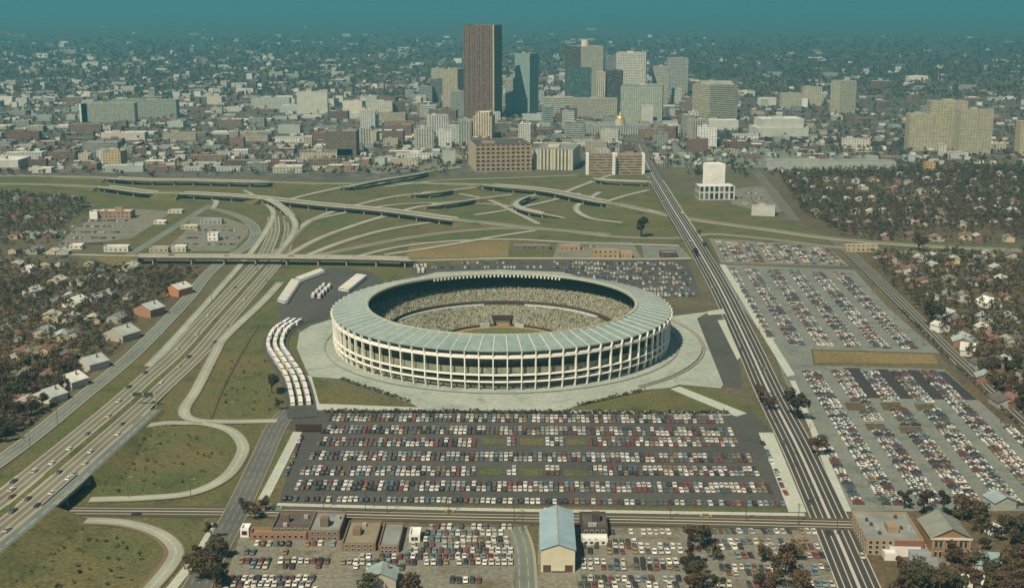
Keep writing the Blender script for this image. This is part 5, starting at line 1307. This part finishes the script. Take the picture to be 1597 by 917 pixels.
for _ in range(5200):
    py = rnd.uniform(150, 276); px = rnd.uniform(-60, 1650)
    if py > 262 and px > 700 and px < 1060: continue
    if px < 1040 and rnd.random() < .35: continue
    if py > 250 and 1180 < px < 1410 and py < 268: continue
    p = P(px, py)
    if abs(px - AVX(py)) < 10 or not free(p.x, p.y, 2.0): continue
    far_t.append((p.x, p.y, rnd.uniform(6, 11), rnd.uniform(3.2, 5.5)))
woods('city_trees', 'brown street trees scattered between the city blocks', far_t, 16)
dist = []
for _ in range(9000):
    py = 58 + 96 * rnd.random() ** .7; px = rnd.uniform(-80, 1680); p = P(px, py)
    if py > 135 and not free(p.x, p.y, 3): continue
    k = 1 + max(0, p.y - 3000) / 2600; dist.append((p.x, p.y, rnd.uniform(8, 13) * min(k, 2.0), rnd.uniform(5, 8) * k))
woods('distant_woods', 'hazy woodland between the far suburbs up to the horizon', dist, 9)
# weedy tufts on the big grass plots and small shrubs along walls
tufts = []
for poly, n in (([(150, 690), (250, 668), (350, 690), (350, 730), (250, 768), (140, 772)], 60), ([(0, 830), (120, 822), (230, 850), (220, 917), (0, 917)], 60), ([(330, 560), (420, 520), (440, 640), (310, 645)], 40), ([(330, 420), (420, 420), (200, 640), (190, 640)], 0)):
    pw = [(P(*q).x, P(*q).y) for q in poly]; xs = [q[0] for q in pw]; ys = [q[1] for q in pw]
    while n > 0:
        x, y = rnd.uniform(min(xs), max(xs)), rnd.uniform(min(ys), max(ys))
        if in_poly(x, y, pw): tufts.append((x, y, rnd.uniform(.8, 1.8), rnd.uniform(.7, 1.6))); n -= 1
woods('weeds', 'low dark weed tufts dotted over the grass of the ramp loops', tufts, 15)
hedge = []
for k in range(230):
    t_ = k / 229; p = P(506 + t_ * 630, 644 + t_ * 2.5); hedge.append((p.x, p.y + rnd.uniform(-.6, .6), rnd.uniform(1.4, 3.2), rnd.uniform(1.0, 1.8)))
for (a, c, n) in (((530, 592), (640, 628), 40), ((900, 634), (1005, 610), 36), ((205, 520), (110, 610), 36), ((110, 610), (40, 668), 26), ((1400, 480), (1480, 560), 40), ((1490, 570), (1590, 665), 40)):
    for k in range(n):
        t_ = (k + rnd.random()) / n; p = P(a[0] + (c[0] - a[0]) * t_, a[1] + (c[1] - a[1]) * t_); hedge.append((p.x, p.y, rnd.uniform(1.2, 3.0), rnd.uniform(.9, 1.7)))
woods('shrubbery', 'dark clipped shrubs lining the plaza edge and the roadsides', hedge, 24)

# ------------------------------------------------------------------ sign gantries over the freeway
def gantry(k, side, label):
    a = CM[k]; n_ = NM[k]; off = n_ * side
    t = empty('sign_gantry', a + off, math.atan2(n_.y, n_.x)); tag(t, label, 'gantry')
    for x in (-7.4, 7.4):
        b = MB(); b.tube((x, 0, -.2), (x, 0, 7.2), .22, .18, 8); b.build('post', M['metal_grey'], t)
    b = MB(); b.beam((-7.5, 0, 6.9), (7.5, 0, 6.9), .35, .5); b.build('beam', M['metal_grey'], t)
    for x in (-3.4, 3.2):
        b = MB(); b.box(x - 2.6, x + 2.6, -.36, -.2, 5.7, 8.2, bottom=True); b.build('sign_panel', m_plain('sign_face', (.05, .055, .045), .6), t)
gantry(50, 8.2, 'dark overhead sign gantry on the right freeway carriageway above the looping ramp')
# ------------------------------------------------------------------ poles
pb = MB(); pb.tube((0, 0, -.3), (0, 0, 10.5), .17, .11, 6); POLE = pb.mesh('pole', m_plain('pole_wood', (.09, .065, .05), .9))
pa = MB(); pa.beam((-1.2, 0, 9.7), (1.2, 0, 9.7), .14, .16); pa.beam((-.9, 0, 8.7), (.9, 0, 8.7), .12, .14); ARM = pa.mesh('cross_arm', M['bark'])
lp = MB(); lp.beam((0, 0, 10.4), (2.2, 0, 10.7), .1, .1); LARM = lp.mesh('arm', M['metal_grey']); ll = MB(); ll.box(1.7, 2.6, -.2, .2, 10.55, 10.8, bottom=True); LH = ll.mesh('lamp_head', M['metal_grey'])
def pole(px, py, label, lamp=False):
    t = empty('street_lamp' if lamp else 'utility_pole', P(px, py), rnd.uniform(-.2, .2)); tag(t, label, 'lamp' if lamp else 'pole', 'poles along the streets')
    for nm, me in ((('pole', POLE), ('arm', LARM), ('lamp_head', LH)) if lamp else (('pole', POLE), ('cross_arm', ARM))):
        o = bpy.data.objects.new(nm, me); COL.objects.link(o); o.parent = t
for i, (px, py) in enumerate(((505, 796), (570, 797), (604, 800), (700, 802), (802, 813), (815, 828), (1045, 810), (1163, 813), (1245, 818), (1305, 834))):
    pole(px, py, f'utility pole, {nth(i + 1)} from left along the cross street below the main lot')
for i, (px, py) in enumerate(((200, 776), (298, 780), (90, 664), (47, 700), (358, 655), (330, 470), (250, 545))):
    pole(px, py, f'street lamp, {nth(i + 1)} by the freeway and its ramps, single arm', True)
for i, (px, py) in enumerate(((1090, 420), (1124, 480), (1150, 530), (1176, 588), (1206, 660), (1238, 730), (1262, 785), (1118, 420), (1150, 476), (1184, 530), (1216, 600), (1262, 690))):
    pole(px, py, f'street lamp, {nth(i + 1)} of the avenue lamps, left side first', True)
for i, (px, py) in enumerate(((1395, 500), (1440, 540), (1500, 600), (1560, 660), (1360, 460), (1425, 455), (1490, 520))):
    pole(px, py, f'utility pole, {nth(i + 1)} along the right street, ' + ('car park side' if i < 5 else 'wood side'))
